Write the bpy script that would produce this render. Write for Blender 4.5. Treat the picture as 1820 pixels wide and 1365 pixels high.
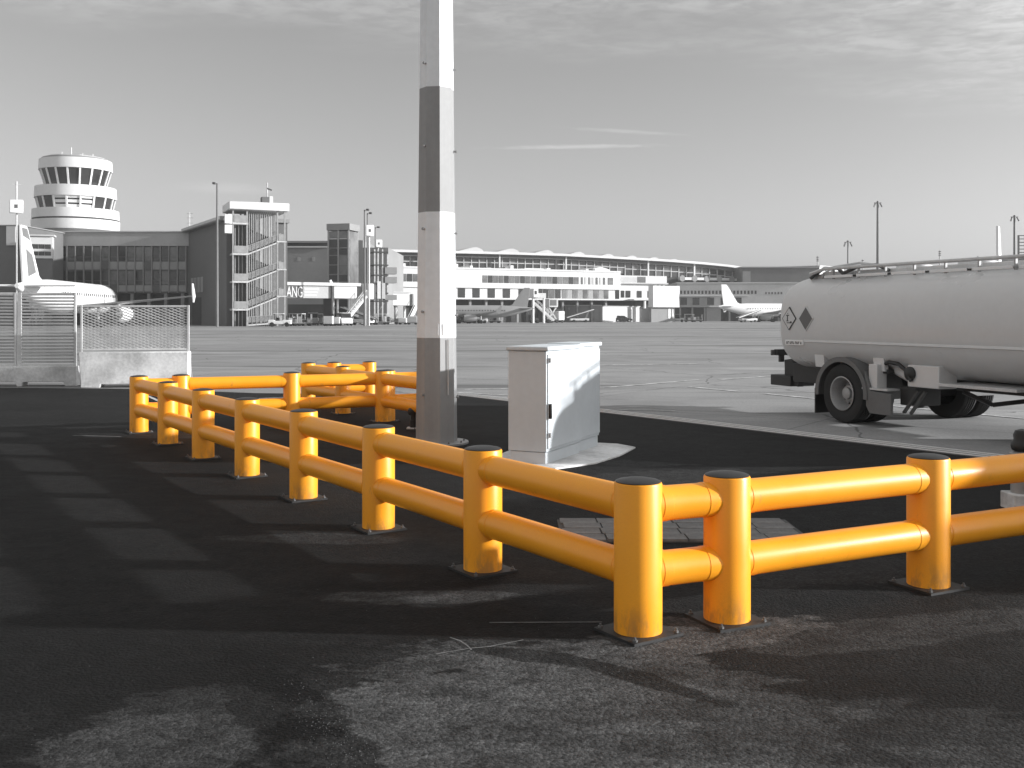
import bpy, bmesh, math, random
from mathutils import Vector, Matrix

R = math.radians
random.seed(11)
for o in list(bpy.data.objects):
    bpy.data.objects.remove(o)
sc = bpy.context.scene
col = sc.collection

# ------------------------------------------------------------------ camera, sky, sun, exposure
F = 1780.0            # focal length in photograph pixels (photo is 1820 x 1365)
EYE = 1.6             # eye height, the camera is level
HOR = 560.0           # horizon row
cam = bpy.data.cameras.new('camera')
cam.sensor_width = 36.0
cam.lens = 36.0 * F / 1820.0
cam.shift_y = -(682.5 - HOR) / 1820.0
cam.clip_start = 0.1
cam.clip_end = 6000
cam_o = bpy.data.objects.new('camera', cam)
col.objects.link(cam_o)
cam_o.location = (0, 0, EYE)
cam_o.rotation_euler = (R(90), 0, 0)
sc.camera = cam_o

SUN_AZ, SUN_EL = -4.0, 13.4          # azimuth counted from +X towards +Y
world = bpy.data.worlds.new('World')
sc.world = world
world.use_nodes = True
wt = world.node_tree
for n in list(wt.nodes):
    wt.nodes.remove(n)


def N(t, kind, **kw):
    n = t.nodes.new(kind)
    for k, v in kw.items():
        setattr(n, k, v)
    return n


def setin(n, **kw):
    for k, v in kw.items():
        n.inputs[k.replace('_', ' ')].default_value = v
    return n


def math_node(t, op, a, b=None, clamp=False):
    n = t.nodes.new('ShaderNodeMath')
    n.operation = op
    n.use_clamp = clamp
    for i, v in enumerate((a, b)):
        if v is None:
            continue
        if isinstance(v, (int, float)):
            n.inputs[i].default_value = v
        else:
            t.links.new(v, n.inputs[i])
    return n.outputs[0]


def mapr(t, v, a, b, c, d, smooth=True):
    n = t.nodes.new('ShaderNodeMapRange')
    n.interpolation_type = 'SMOOTHSTEP' if smooth else 'LINEAR'
    t.links.new(v, n.inputs[0])
    for i, x in enumerate((a, b, c, d)):
        n.inputs[1 + i].default_value = x
    return n.outputs[0]


def mixc(t, fac, a, b, blend='MIX'):
    n = t.nodes.new('ShaderNodeMix')
    n.data_type = 'RGBA'
    n.blend_type = blend
    for sock, v in ((n.inputs[0], fac), (n.inputs[6], a), (n.inputs[7], b)):
        if isinstance(v, (int, float)):
            sock.default_value = v if sock == n.inputs[0] else (v, v, v, 1)
        elif isinstance(v, tuple):
            sock.default_value = v
        else:
            t.links.new(v, sock)
    return n.outputs[2]


def noise(t, vec, scale, detail=4, rough=.55, dist=0):
    n = t.nodes.new('ShaderNodeTexNoise')
    n.inputs['Scale'].default_value = scale
    n.inputs['Detail'].default_value = detail
    n.inputs['Roughness'].default_value = rough
    n.inputs['Distortion'].default_value = dist
    if vec is not None:
        t.links.new(vec, n.inputs['Vector'])
    return n.outputs[0]


def mapping(t, vec, scale=(1, 1, 1), rot=(0, 0, 0), loc=(0, 0, 0)):
    n = t.nodes.new('ShaderNodeMapping')
    n.inputs['Scale'].default_value = scale
    n.inputs['Rotation'].default_value = rot
    n.inputs['Location'].default_value = loc
    t.links.new(vec, n.inputs['Vector'])
    return n.outputs[0]


sky = N(wt, 'ShaderNodeTexSky', sky_type='NISHITA')
sky.sun_disc = False
sky.sun_elevation = R(SUN_EL)
sky.sun_rotation = R(90 - SUN_AZ)
sky.air_density = 1.0
sky.dust_density = 1.6
sky.ozone_density = 1.0
bw = N(wt, 'ShaderNodeRGBToBW')          # the photograph is printed in black and white, all but the barriers
wt.links.new(sky.outputs[0], bw.inputs[0])
wc = N(wt, 'ShaderNodeTexCoord')
sep = N(wt, 'ShaderNodeSeparateXYZ')
wt.links.new(wc.outputs['Generated'], sep.inputs[0])
zz = math_node(wt, 'MAXIMUM', sep.outputs[2], 0.04)
cu = math_node(wt, 'DIVIDE', sep.outputs[0], zz)
cv = math_node(wt, 'DIVIDE', sep.outputs[1], zz)
comb = N(wt, 'ShaderNodeCombineXYZ')
wt.links.new(cu, comb.inputs[0]); wt.links.new(cv, comb.inputs[1])
cl_fine = noise(wt, mapping(wt, comb.outputs[0], (5.5, 6.5, 1), (0, 0, .3)), 1.7, 5, .60, .35)
cl_mid = noise(wt, mapping(wt, comb.outputs[0], (1.6, 2.6, 1), (0, 0, .2), (1.7, 0, 0)), 1.2, 4, .55, .5)
cl_big = noise(wt, mapping(wt, comb.outputs[0], (.5, .9, 1), (0, 0, .2), (3.1, 1.4, 0)), .8, 3, .5)
# the cloud sheet lies overhead and its ragged edge is seen high in the frame, lower to the right
edge = math_node(wt, 'ADD', math_node(wt, 'MULTIPLY', cv, -1.0), math_node(wt, 'MULTIPLY', cu, .42))
edge = math_node(wt, 'ADD', edge, math_node(wt, 'MULTIPLY', math_node(wt, 'SUBTRACT', cl_big, .5), 2.4))
sheet = mapr(wt, edge, -4.0, -2.6, 0, 1)
cl = math_node(wt, 'MULTIPLY', sheet, math_node(wt, 'MULTIPLY', mapr(wt, cl_fine, .32, .66, .35, 1), mapr(wt, cl_mid, .34, .58, .40, 1)))
# thin high streaks of cirrus
wisp = None
for (ux, vy, rx, ry, rot, k) in ((.38, 5.95, .62, .10, -.10, .34), (.62, 5.45, .42, .07, .32, .20), (-2.25, 7.9, .5, .5, .2, .16)):
    n_ = N(wt, 'ShaderNodeMapping'); n_.vector_type = 'TEXTURE'
    n_.inputs['Location'].default_value = (ux, vy, 0); n_.inputs['Rotation'].default_value = (0, 0, rot); n_.inputs['Scale'].default_value = (rx, ry, 1)
    wt.links.new(comb.outputs[0], n_.inputs['Vector'])
    l_ = N(wt, 'ShaderNodeVectorMath', operation='LENGTH'); wt.links.new(n_.outputs[0], l_.inputs[0])
    d_ = math_node(wt, 'ADD', l_.outputs['Value'], math_node(wt, 'MULTIPLY', math_node(wt, 'SUBTRACT', cl_fine, .5), 1.2))
    e_ = mapr(wt, d_, .1, 1.05, k, 0)
    wisp = e_ if wisp is None else math_node(wt, 'MAXIMUM', wisp, e_)
cl = math_node(wt, 'ADD', math_node(wt, 'MULTIPLY', cl, .85), wisp, True)
SKY_K = 0.15
base_sky = math_node(wt, 'MULTIPLY', math_node(wt, 'POWER', math_node(wt, 'MULTIPLY', bw.outputs[0], SKY_K), 1.0), .79)
sky_mix = mixc(wt, cl, base_sky, .63)
bg = N(wt, 'ShaderNodeBackground')
bg.inputs[1].default_value = 1.0
wt.links.new(sky_mix, bg.inputs[0])
wo = N(wt, 'ShaderNodeOutputWorld')
wt.links.new(bg.outputs[0], wo.inputs[0])

sd = bpy.data.lights.new('sun', 'SUN')
sd.energy = 5.0
sd.angle = R(1.0)
sd.color = (1, 1, 1)
sun = bpy.data.objects.new('sun', sd)
col.objects.link(sun)
sv = Vector((math.cos(R(SUN_EL)) * math.cos(R(SUN_AZ)), math.cos(R(SUN_EL)) * math.sin(R(SUN_AZ)), math.sin(R(SUN_EL))))
sun.rotation_euler = sv.to_track_quat('Z', 'Y').to_euler()
sun.location = (60, 4, 30)

sc.view_settings.view_transform = 'Standard'
sc.view_settings.look = 'None'
sc.view_settings.exposure = 0.50
sc.view_settings.gamma = 1.0
sc.view_settings.use_curve_mapping = False
sc.cycles.use_denoising = True
sc.cycles.max_bounces = 6
sc.cycles.diffuse_bounces = 3
sc.cycles.glossy_bounces = 3


# ------------------------------------------------------------------ helpers
def G(x, y):
    """ground point under a photo pixel"""
    Y = F * EYE / (y - HOR)
    return Vector(((x - 910) * Y / F, Y, 0))


def at(x, y, Y):
    return Vector(((x - 910) * Y / F, Y, EYE + (HOR - y) * Y / F))


class MB:
    def __init__(s):
        s.v = []; s.f = []

    def add(s, vs, fs):
        b = len(s.v)
        s.v += [tuple(p) for p in vs]
        s.f += [tuple(i + b for i in f) for f in fs]
        return s

    def box(s, x0, x1, y0, y1, z0, z1):
        vs = [(x, y, z) for z in (z0, z1) for y in (y0, y1) for x in (x0, x1)]
        return s.add(vs, [(0, 2, 3, 1), (4, 5, 7, 6), (0, 1, 5, 4), (2, 6, 7, 3), (0, 4, 6, 2), (1, 3, 7, 5)])

    def bar(s, p, q, w, h, up=(0, 0, 1)):
        """rectangular bar from p to q, w across, h along up"""
        p = Vector(p); q = Vector(q)
        d = (q - p).normalized(); u = Vector(up)
        a = d.cross(u)
        if a.length < 1e-5:
            a = d.cross(Vector((1, 0, 0)))
        a.normalize(); u = a.cross(d).normalized()
        a *= w / 2; u *= h / 2
        vs = [p - a - u, p + a - u, p + a + u, p - a + u, q - a - u, q + a - u, q + a + u, q - a + u]
        return s.add(vs, [(0, 1, 2, 3), (4, 7, 6, 5), (0, 4, 5, 1), (1, 5, 6, 2), (2, 6, 7, 3), (3, 7, 4, 0)])

    def cyl(s, p, q, r0, r1=None, n=16, caps=True, phase=0):
        r1 = r0 if r1 is None else r1
        p = Vector(p); q = Vector(q)
        d = (q - p).normalized()
        a = d.orthogonal().normalized() if abs(d.z) < .99 else Vector((1, 0, 0))
        b = d.cross(a)
        vs = []
        for c, r in ((p, r0), (q, r1)):
            for i in range(n):
                t = 2 * math.pi * i / n + phase
                vs.append(c + a * (r * math.cos(t)) + b * (r * math.sin(t)))
        fs = [(i, (i + 1) % n, n + (i + 1) % n, n + i) for i in range(n)]
        if caps:
            fs += [tuple(range(n - 1, -1, -1)), tuple(range(n, 2 * n))]
        return s.add(vs, fs)

    def tube(s, pts, r, n=8):
        for a, b in zip(pts[:-1], pts[1:]):
            s.cyl(a, b, r, n=n)
        return s

    def lathe(s, prof, n=32, c=(0, 0, 0), axis='z', closed=False, cap0=True):
        """prof: (radius, height) list"""
        vs = []
        for r, h in prof:
            for i in range(n):
                t = 2 * math.pi * i / n
                x, y = r * math.cos(t), r * math.sin(t)
                if axis == 'z':
                    p = (c[0] + x, c[1] + y, c[2] + h)
                elif axis == 'y':
                    p = (c[0] + y, c[1] + h, c[2] + x)
                else:
                    p = (c[0] + h, c[1] + x, c[2] + y)
                vs.append(p)
        m = len(prof)
        fs = []
        for j in range(m - 1 + (1 if closed else 0)):
            k = (j + 1) % m
            for i in range(n):
                i2 = (i + 1) % n
                fs.append((j * n + i, j * n + i2, k * n + i2, k * n + i))
        if not closed:
            fs += ([tuple(range(n - 1, -1, -1))] if cap0 else []) + ([tuple(range((m - 1) * n, m * n))] if cap0 or axis != 'y' or prof[-1][0] < .1 else [])
        return s.add(vs, fs)

    def prism(s, poly, d0, d1, plane='xz'):
        n = len(poly)
        def m(p, d):
            if plane == 'xz': return (p[0], d, p[1])
            if plane == 'yz': return (d, p[0], p[1])
            return (p[0], p[1], d)
        vs = [m(p, d0) for p in poly] + [m(p, d1) for p in poly]
        fs = [(i, (i + 1) % n, n + (i + 1) % n, n + i) for i in range(n)]
        fs += [tuple(range(n - 1, -1, -1)), tuple(range(n, 2 * n))]
        return s.add(vs, fs)

    def loft(s, rings, caps=True):
        n = len(rings[0]); b = []
        for r in rings:
            b += list(r)
        fs = []
        for j in range(len(rings) - 1):
            for i in range(n):
                i2 = (i + 1) % n
                fs.append((j * n + i, j * n + i2, (j + 1) * n + i2, (j + 1) * n + i))
        if caps:
            fs += [tuple(range(n - 1, -1, -1)), tuple(range((len(rings) - 1) * n, len(rings) * n))]
        return s.add(b, fs)

    def mesh(s, name, mat, angle=35):
        me = bpy.data.meshes.new(name)
        me.from_pydata(s.v, [], s.f)
        bm = bmesh.new(); bm.from_mesh(me)
        bmesh.ops.recalc_face_normals(bm, faces=bm.faces)
        bm.to_mesh(me); bm.free()
        if angle:
            for p in me.polygons:
                p.use_smooth = True
            me.set_sharp_from_angle(angle=R(angle))
        me.materials.append(mat)
        return me

    def build(s, name, mat, parent=None, angle=35, bevel=0, seg=2):
        me = s.mesh(name, mat, angle)
        o = bpy.data.objects.new(name, me)
        col.objects.link(o)
        if parent is not None:
            o.parent = parent
        if bevel:
            md = o.modifiers.new('bevel', 'BEVEL')
            md.width = bevel; md.segments = seg; md.limit_method = 'ANGLE'; md.angle_limit = R(40)
        return o


def tag(o, label=None, cat=None, group=None, kind=None):
    for k, v in (('label', label), ('category', cat), ('group', group), ('kind', kind)):
        if v:
            o[k] = v
    return o


def thing(name, label, cat, loc=(0, 0, 0), rz=0, group=None):
    o = bpy.data.objects.new(name, None)
    o.empty_display_size = .2
    col.objects.link(o)
    o.location = loc
    o.rotation_euler = (0, 0, rz)
    return tag(o, label, cat, group)


def link(name, me, parent=None, loc=(0, 0, 0), rz=0):
    o = bpy.data.objects.new(name, me)
    col.objects.link(o)
    o.parent = parent
    o.location = loc
    o.rotation_euler = (0, 0, rz)
    return o


def copy_tree(o, parent=None):
    c = o.copy(); col.objects.link(c)
    c.parent = parent
    for ch in o.children:
        copy_tree(ch, c)
    return c


# ------------------------------------------------------------------ materials
MATS = {}


def pm(name, g, rough=.7, var=.12, scale=2.0, fine=.05, bump=0.0, metallic=0.0, spec=.4, coat=0.0, bscale=60, stretch=(1, 1, 1), rgb=None):
    m = bpy.data.materials.new(name); m.use_nodes = True
    t = m.node_tree
    b = t.nodes['Principled BSDF']
    tc = N(t, 'ShaderNodeTexCoord')
    v = mapping(t, tc.outputs['Object'], stretch)
    n1 = noise(t, v, scale, 6, .6)
    n2 = noise(t, tc.outputs['Object'], scale * 14, 3, .6)
    k = math_node(t, 'ADD', mapr(t, n1, .3, .7, 1 - var, 1 + var), mapr(t, n2, .3, .7, -fine, fine))
    c = rgb if rgb else (g, g, g)
    vm = N(t, 'ShaderNodeVectorMath', operation='SCALE')
    vm.inputs[0].default_value = c
    t.links.new(k, vm.inputs['Scale'])
    t.links.new(vm.outputs[0], b.inputs['Base Color'])
    t.links.new(mapr(t, n1, .3, .7, max(.03, rough - .08), min(1, rough + .08)), b.inputs['Roughness'])
    b.inputs['Metallic'].default_value = metallic
    b.inputs['Specular IOR Level'].default_value = spec
    b.inputs['Coat Weight'].default_value = coat
    b.inputs['Coat Roughness'].default_value = .15
    if bump:
        bp = N(t, 'ShaderNodeBump')
        bp.inputs['Strength'].default_value = bump
        bp.inputs['Distance'].default_value = .01
        t.links.new(noise(t, tc.outputs['Object'], bscale, 4, .6), bp.inputs['Height'])
        t.links.new(bp.outputs[0], b.inputs['Normal'])
    MATS[name] = m
    return m


M_white = pm('white_paint', .78, .5, .06, 1.2, .02)
M_wall_white = pm('white_render', .66, .8, .07, .15, .02)
M_wall_pale = pm('pale_render', .50, .85, .08, .2, .03)
M_wall_mid = pm('grey_cladding', .24, .8, .10, .12, .03)
M_wall_dark = pm('dark_cladding', .12, .8, .12, .12, .03)
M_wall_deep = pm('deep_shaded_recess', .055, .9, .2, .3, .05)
M_spandrel = pm('spandrel_panel', .30, .6, .15, .25, .03)
M_parapet = pm('parapet_render', .40, .8, .12, .15, .03)
M_glass = pm('dark_window_glass', .035, .12, .3, .15, .02, spec=.6)
M_glass_mid = pm('grey_window_glass', .14, .2, .4, .2, .05, spec=.6)
M_blind = pm('window_blind', .16, .5, .3, .8, .1)
M_steel = pm('grey_steel', .34, .5, .1, 1.5, .04, metallic=.3)
M_steel_dark = pm('dark_steel', .07, .5, .2, 2, .05, metallic=.2)
M_galv = pm('galvanised_steel', .56, .5, .12, 3, .06, metallic=.25)
M_mesh = pm('wire_mesh_panel', .20, .6, .3, 5, .2)
M_lamp_pole = pm('lamp_pole_grey', .16, .6, .1, 1, .03)
M_slat = pm('slat_steel', .40, .6, .15, 2, .06, metallic=.2)
M_black = pm('black_plastic', .018, .45, .2, 3, .05)
M_rubber = pm('tyre_rubber', .02, .8, .25, 6, .1, bump=.3)
M_tank = pm('tank_paint', .60, .34, .015, .7, .015, coat=.25)
M_chassis = pm('chassis_paint', .035, .6, .3, 3, .08)
M_fender = pm('fender_plastic', .13, .5, .1, 2, .04)
M_concrete = pm('cast_concrete', .60, .9, .34, 1.1, .10, bump=.25, bscale=40)
M_cab = pm('cabinet_polyester', .66, .55, .05, 1.0, .02, bump=.04, bscale=90, rgb=(.63, .67, .70))
M_plane = pm('aircraft_white', .80, .35, .04, .3, .01, coat=.2)
M_plane_grey = pm('aircraft_grey', .30, .4, .06, .3, .02)
M_plane_mark = pm('aircraft_marking', .17, .4, .06, .5, .02)
M_silver = pm('silver_paint', .48, .3, .05, 1, .02, metallic=.5)
M_dark_paint = pm('dark_car_paint', .04, .3, .1, 1, .02, coat=.5)
M_sign = pm('sign_face', .82, .5, .03, 1, .01)
M_ink = pm('sign_ink', .05, .6, .1, 1, .02)
M_ink_mid = pm('placard_grey', .13, .5, .1, 2, .03)
M_post_white = pm('mast_white', .82, .45, .06, .8, .03, stretch=(3, 3, .25), rgb=(.80, .82, .84))
M_post_dark = pm('mast_red_as_grey', .29, .5, .12, .9, .03, stretch=(3, 3, .25))


def orange_material():
    m = bpy.data.materials.new('orange_polymer'); m.use_nodes = True
    t = m.node_tree; b = t.nodes['Principled BSDF']
    g = N(t, 'ShaderNodeNewGeometry')
    n1 = noise(t, g.outputs['Position'], 2.2, 5, .6)
    n2 = noise(t, g.outputs['Position'], 130, 3, .6)
    n3 = noise(t, mapping(t, g.outputs['Position'], (1, 1, .35)), 11, 6, .68)
    sx = N(t, 'ShaderNodeSeparateXYZ'); t.links.new(g.outputs['Position'], sx.inputs[0])
    c = mixc(t, mapr(t, n1, .3, .7, 0, 1), (.95, .362, .015, 1), (.98, .400, .020, 1))
    c = mixc(t, mapr(t, n2, .35, .7, 0, .12), c, (.62, .21, .02, 1))
    splash = math_node(t, 'MULTIPLY', mapr(t, sx.outputs[2], .02, .22, .55, 0), mapr(t, n3, .42, .62, 0, 1))
    c = mixc(t, splash, c, (.22, .13, .07, 1))
    scuff = mapr(t, n3, .62, .74, 0, .45)
    c = mixc(t, scuff, c, (.42, .20, .06, 1))
    t.links.new(c, b.inputs['Base Color'])
    t.links.new(mapr(t, n1, .3, .7, .34, .46), b.inputs['Roughness'])
    b.inputs['Specular IOR Level'].default_value = .42
    bp = N(t, 'ShaderNodeBump'); bp.inputs['Strength'].default_value = .06; bp.inputs['Distance'].default_value = .004
    t.links.new(n2, bp.inputs['Height']); t.links.new(bp.outputs[0], b.inputs['Normal'])
    return m


M_orange = orange_material()


def ellipse_mask(t, vec2, wob, cx, cy, rx, ry, rot, soft=.25):
    """patch of wear, seal, painted light or shade on the ground with its own outline, in metres"""
    n = N(t, 'ShaderNodeMapping'); n.vector_type = 'TEXTURE'
    n.inputs['Location'].default_value = (cx, cy, 0)
    n.inputs['Rotation'].default_value = (0, 0, rot)
    n.inputs['Scale'].default_value = (rx, ry, 1)
    t.links.new(vec2, n.inputs['Vector'])
    ln = N(t, 'ShaderNodeVectorMath', operation='LENGTH')
    t.links.new(n.outputs[0], ln.inputs[0])
    d = math_node(t, 'ADD', ln.outputs['Value'], wob)
    return mapr(t, d, 1 - soft, 1 + soft, 1, 0)


def asphalt_material():
    m = bpy.data.materials.new('old_asphalt'); m.use_nodes = True
    t = m.node_tree; b = t.nodes['Principled BSDF']
    g = N(t, 'ShaderNodeNewGeometry')
    pos = mapping(t, g.outputs['Position'], (1, 1, 0))
    big = noise(t, pos, .45, 6, .62, .4)
    mid = noise(t, mapping(t, pos, (1, 1.6, 1), (0, 0, .4)), 2.1, 7, .66, .6)
    fine = noise(t, pos, 38, 4, .65)
    grit = noise(t, pos, 150, 3, .7)
    wob = math_node(t, 'MULTIPLY', math_node(t, 'SUBTRACT', noise(t, mapping(t, pos, (.8, 1.5, 1), (0, 0, .3)), 2.4, 10, .72, .25), .5), 2.1)
    base = mapr(t, big, .3, .7, .0065, .0125, False)
    base = math_node(t, 'MULTIPLY', base, mapr(t, mid, .3, .72, .6, 1.55))
    mot = noise(t, mapping(t, pos, (1, 1.3, 1)), 7, 7, .72, .4)
    base = math_node(t, 'MULTIPLY', base, mapr(t, mot, .32, .68, .7, 1.4))
    # sunlit and worn pale patches, shadowed and sealed black bands, painted into the colour
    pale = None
    for (px, py, rx, ry, rot, k) in PALE_LIT_WORN:
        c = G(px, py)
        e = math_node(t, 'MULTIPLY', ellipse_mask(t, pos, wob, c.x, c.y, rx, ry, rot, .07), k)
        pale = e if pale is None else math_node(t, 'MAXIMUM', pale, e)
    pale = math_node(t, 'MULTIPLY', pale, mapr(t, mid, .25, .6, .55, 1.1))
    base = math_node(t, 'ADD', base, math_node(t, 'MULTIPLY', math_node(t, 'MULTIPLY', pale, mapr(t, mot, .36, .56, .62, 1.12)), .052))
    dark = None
    for (px, py, rx, ry, rot, k) in DARK_SHADE_SEAL:
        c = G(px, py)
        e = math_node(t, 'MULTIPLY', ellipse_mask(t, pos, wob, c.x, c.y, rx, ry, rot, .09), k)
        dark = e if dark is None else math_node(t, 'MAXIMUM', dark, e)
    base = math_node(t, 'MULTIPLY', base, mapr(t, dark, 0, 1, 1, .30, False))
    base = math_node(t, 'MULTIPLY', base, mapr(t, fine, .25, .75, .62, 1.38, False))
    base = math_node(t, 'MULTIPLY', base, mapr(t, grit, .28, .72, .45, 1.6, False))
    vg = N(t, 'ShaderNodeTexVoronoi'); vg.inputs['Scale'].default_value = 62
    t.links.new(pos, vg.inputs['Vector'])
    vbw = N(t, 'ShaderNodeRGBToBW'); t.links.new(vg.outputs['Color'], vbw.inputs[0])
    base = math_node(t, 'MULTIPLY', base, mapr(t, vbw.outputs[0], .15, .85, .62, 1.42, False))
    chip = mapr(t, noise(t, pos, 70, 2, .5), .74, .80, 0, .10)
    base = math_node(t, 'ADD', base, math_node(t, 'MULTIPLY', chip, .5))
    cc = N(t, 'ShaderNodeCombineColor')
    for i in range(3):
        t.links.new(base, cc.inputs[i])
    t.links.new(cc.outputs[0], b.inputs['Base Color'])
    t.links.new(mapr(t, mid, .3, .7, .78, .95), b.inputs['Roughness'])
    b.inputs['Specular IOR Level'].default_value = .18
    h = math_node(t, 'ADD', math_node(t, 'MULTIPLY', fine, .6), math_node(t, 'MULTIPLY', grit, .55))
    h = math_node(t, 'ADD', h, math_node(t, 'MULTIPLY', big, 1.5))
    h = math_node(t, 'ADD', h, math_node(t, 'MULTIPLY', vg.outputs['Distance'], -.6))
    bp = N(t, 'ShaderNodeBump'); bp.inputs['Strength'].default_value = .75; bp.inputs['Distance'].default_value = .013
    t.links.new(h, bp.inputs['Height']); t.links.new(bp.outputs[0], b.inputs['Normal'])
    return m


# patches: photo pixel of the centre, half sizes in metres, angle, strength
PALE_LIT_WORN = [(1010, 1290, 1.10, .95, .0, 1.0), (1250, 1128, .62, .26, .30, .95), (285, 1320, .40, .62, -.35, .62),
        (745, 1062, .62, .13, .06, .7), (1620, 1120, 1.0, .22, .35, .35), (560, 958, .7, .16, -.05, .5), (1480, 1330, 1.2, .5, -.1, .45), (1000, 820, 1.3, .25, -.2, .3), (1200, 850, 1.1, .5, .3, .28), (1450, 1010, .8, .4, .2, .25)]  # includes the sunlit foreground and lit gaps by the posts, painted as pale tone
DARK_SHADE_SEAL = [(525, 1280, .20, .95, .50, 1.0), (60, 1180, 1.6, .6, 0, .6), (690, 1043, .62, .09, .08, .8), (960, 1170, .34, .08, -.35, 1.0),
        (1130, 1205, .42, .075, -.75, 1.0), (1600, 1260, 1.0, .4, .2, .5), (520, 1100, 1.4, .4, 0, .4), (1330, 1210, .5, .16, -.3, .5), (1250, 1330, .9, .10, -.15, .45), (120, 900, 3.6, 5.0, .3, .42)]  # includes post shadow and a dimming of the sunlit left ground, painted as tone


def apron_material():
    m = bpy.data.materials.new('apron_concrete'); m.use_nodes = True
    t = m.node_tree; b = t.nodes['Principled BSDF']
    g = N(t, 'ShaderNodeNewGeometry')
    pos = mapping(t, g.outputs['Position'], (1, 1, 0))
    big = noise(t, mapping(t, pos, (.35, 1, 1)), .06, 5, .6)
    mid = noise(t, mapping(t, pos, (.7, 1, 1), (0, 0, .12)), .45, 7, .65, .6)
    fine = noise(t, pos, 20, 4, .6)
    c = mapr(t, big, .3, .7, .22, .325, False)
    c = math_node(t, 'MULTIPLY', c, mapr(t, mid, .3, .7, .86, 1.12))
    c = math_node(t, 'MULTIPLY', c, mapr(t, fine, .3, .7, .90, 1.10))
    # long oil and rubber streaks across the taxi lane
    sk = noise(t, mapping(t, pos, (.035, .30, 1), (0, 0, .05)), 1.0, 4, .6)
    c = math_node(t, 'MULTIPLY', c, mapr(t, sk, .57, .66, 1, .50))
    sp = noise(t, mapping(t, pos, (.25, .8, 1)), .9, 5, .65)
    c = math_node(t, 'MULTIPLY', c, mapr(t, sp, .60, .72, 1, .66))
    br = noise(t, mapping(t, pos, (.03, .22, 1), (0, 0, .02), (7, 3, 0)), 1.0, 4, .6)
    c = math_node(t, 'MULTIPLY', c, mapr(t, br, .62, .70, 1, 1.35))
    # cracks
    vo = N(t, 'ShaderNodeTexVoronoi', feature='DISTANCE_TO_EDGE')
    vo.inputs['Scale'].default_value = .16
    wv = N(t, 'ShaderNodeVectorMath', operation='ADD')
    nn = N(t, 'ShaderNodeTexNoise'); nn.inputs['Scale'].default_value = .5; nn.inputs['Detail'].default_value = 6
    t.links.new(pos, nn.inputs['Vector'])
    t.links.new(pos, wv.inputs[0]); t.links.new(nn.outputs['Color'], wv.inputs[1])
    t.links.new(wv.outputs[0], vo.inputs['Vector'])
    c = math_node(t, 'MULTIPLY', c, mapr(t, vo.outputs['Distance'], .001, .005, .5, 1))
    bk = N(t, 'ShaderNodeTexBrick'); bk.offset = 0
    bk.inputs['Scale'].default_value = 1.0; bk.inputs['Mortar Size'].default_value = .022; bk.inputs['Mortar Smooth'].default_value = .3
    bk.inputs['Brick Width'].default_value = 5.0; bk.inputs['Row Height'].default_value = 5.0
    t.links.new(mapping(t, pos, (1, 1, 1), (0, 0, .62)), bk.inputs['Vector'])
    c = math_node(t, 'MULTIPLY', c, mapr(t, bk.outputs['Fac'], 0, 1, 1, .72, False))
    cc = N(t, 'ShaderNodeCombineColor')
    for i in range(3):
        t.links.new(c, cc.inputs[i])
    t.links.new(cc.outputs[0], b.inputs['Base Color'])
    b.inputs['Roughness'].default_value = .9
    b.inputs['Specular IOR Level'].default_value = .25
    bp = N(t, 'ShaderNodeBump'); bp.inputs['Strength'].default_value = .25; bp.inputs['Distance'].default_value = .008
    t.links.new(fine, bp.inputs['Height']); t.links.new(bp.outputs[0], b.inputs['Normal'])
    return m


def line_material():
    m = pm('worn_line_paint', .62, .8, .2, 3, .1)
    t = m.node_tree; b = t.nodes['Principled BSDF']
    g = N(t, 'ShaderNodeNewGeometry')
    w = noise(t, g.outputs['Position'], 4, 8, .7)
    src = b.inputs['Base Color'].links[0].from_socket
    t.links.new(mixc(t, mapr(t, w, .42, .58, 0, .8), src, .27), b.inputs['Base Color'])
    return m


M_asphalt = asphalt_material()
M_apron = apron_material()
M_line = line_material()
M_crack = pm('filled_crack', .16, .9, .5, 9, .2)
M_lit_streak = pm('lit_streak_paint', .12, .9, .4, 5, .15)  # pale colour standing in for sunlit streaks on the asphalt

# ------------------------------------------------------------------ the ground
mb = MB(); mb.add([(-1500, -200, 0), (1500, -200, 0), (1500, 3000, 0), (-1500, 3000, 0)], [(0, 1, 2, 3)])
tag(mb.build('apron', M_apron, angle=0), 'pale concrete airport apron', kind='structure')
E1 = G(815, 703); E2 = G(1820, 822)
ed = (E2 - E1).normalized()
E3 = E1 + ed * 34
apoly = [(-70, -12), (E3.x, -12), (E3.x, E3.y), (E2.x, E2.y), (E1.x, E1.y), (-5.25, 20.5), (-8.2, 21.7), (-14, 22.3), (-70, 25)]
mb = MB(); mb.add([(x, y, .004) for x, y in apoly], [tuple(range(len(apoly)))])
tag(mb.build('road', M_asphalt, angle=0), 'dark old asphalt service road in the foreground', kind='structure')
# drain channel with steel edges where asphalt meets concrete
en = Vector((-ed.y, ed.x, 0))
if en.y < 0:
    en = -en
ch = tag(MB().bar(E1 - ed * .5 + en * .10 + Vector((0, 0, .0)), E3 + en * .10, .34, .02).build('drain_channel', M_wall_dark, angle=0), kind='structure')
for off in (.0, .14, .27):
    MB().bar(E1 - ed * .5 + en * off + Vector((0, 0, .013)), E3 + en * off + Vector((0, 0, .013)), .026, .016).build('channel_edge', M_white, ch, angle=0)
for off in (.07, .205):
    MB().bar(E1 - ed * .5 + en * off + Vector((0, 0, .011)), E3 + en * off + Vector((0, 0, .011)), .06, .006).build('channel_slot', M_wall_deep, ch, angle=0)


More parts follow.
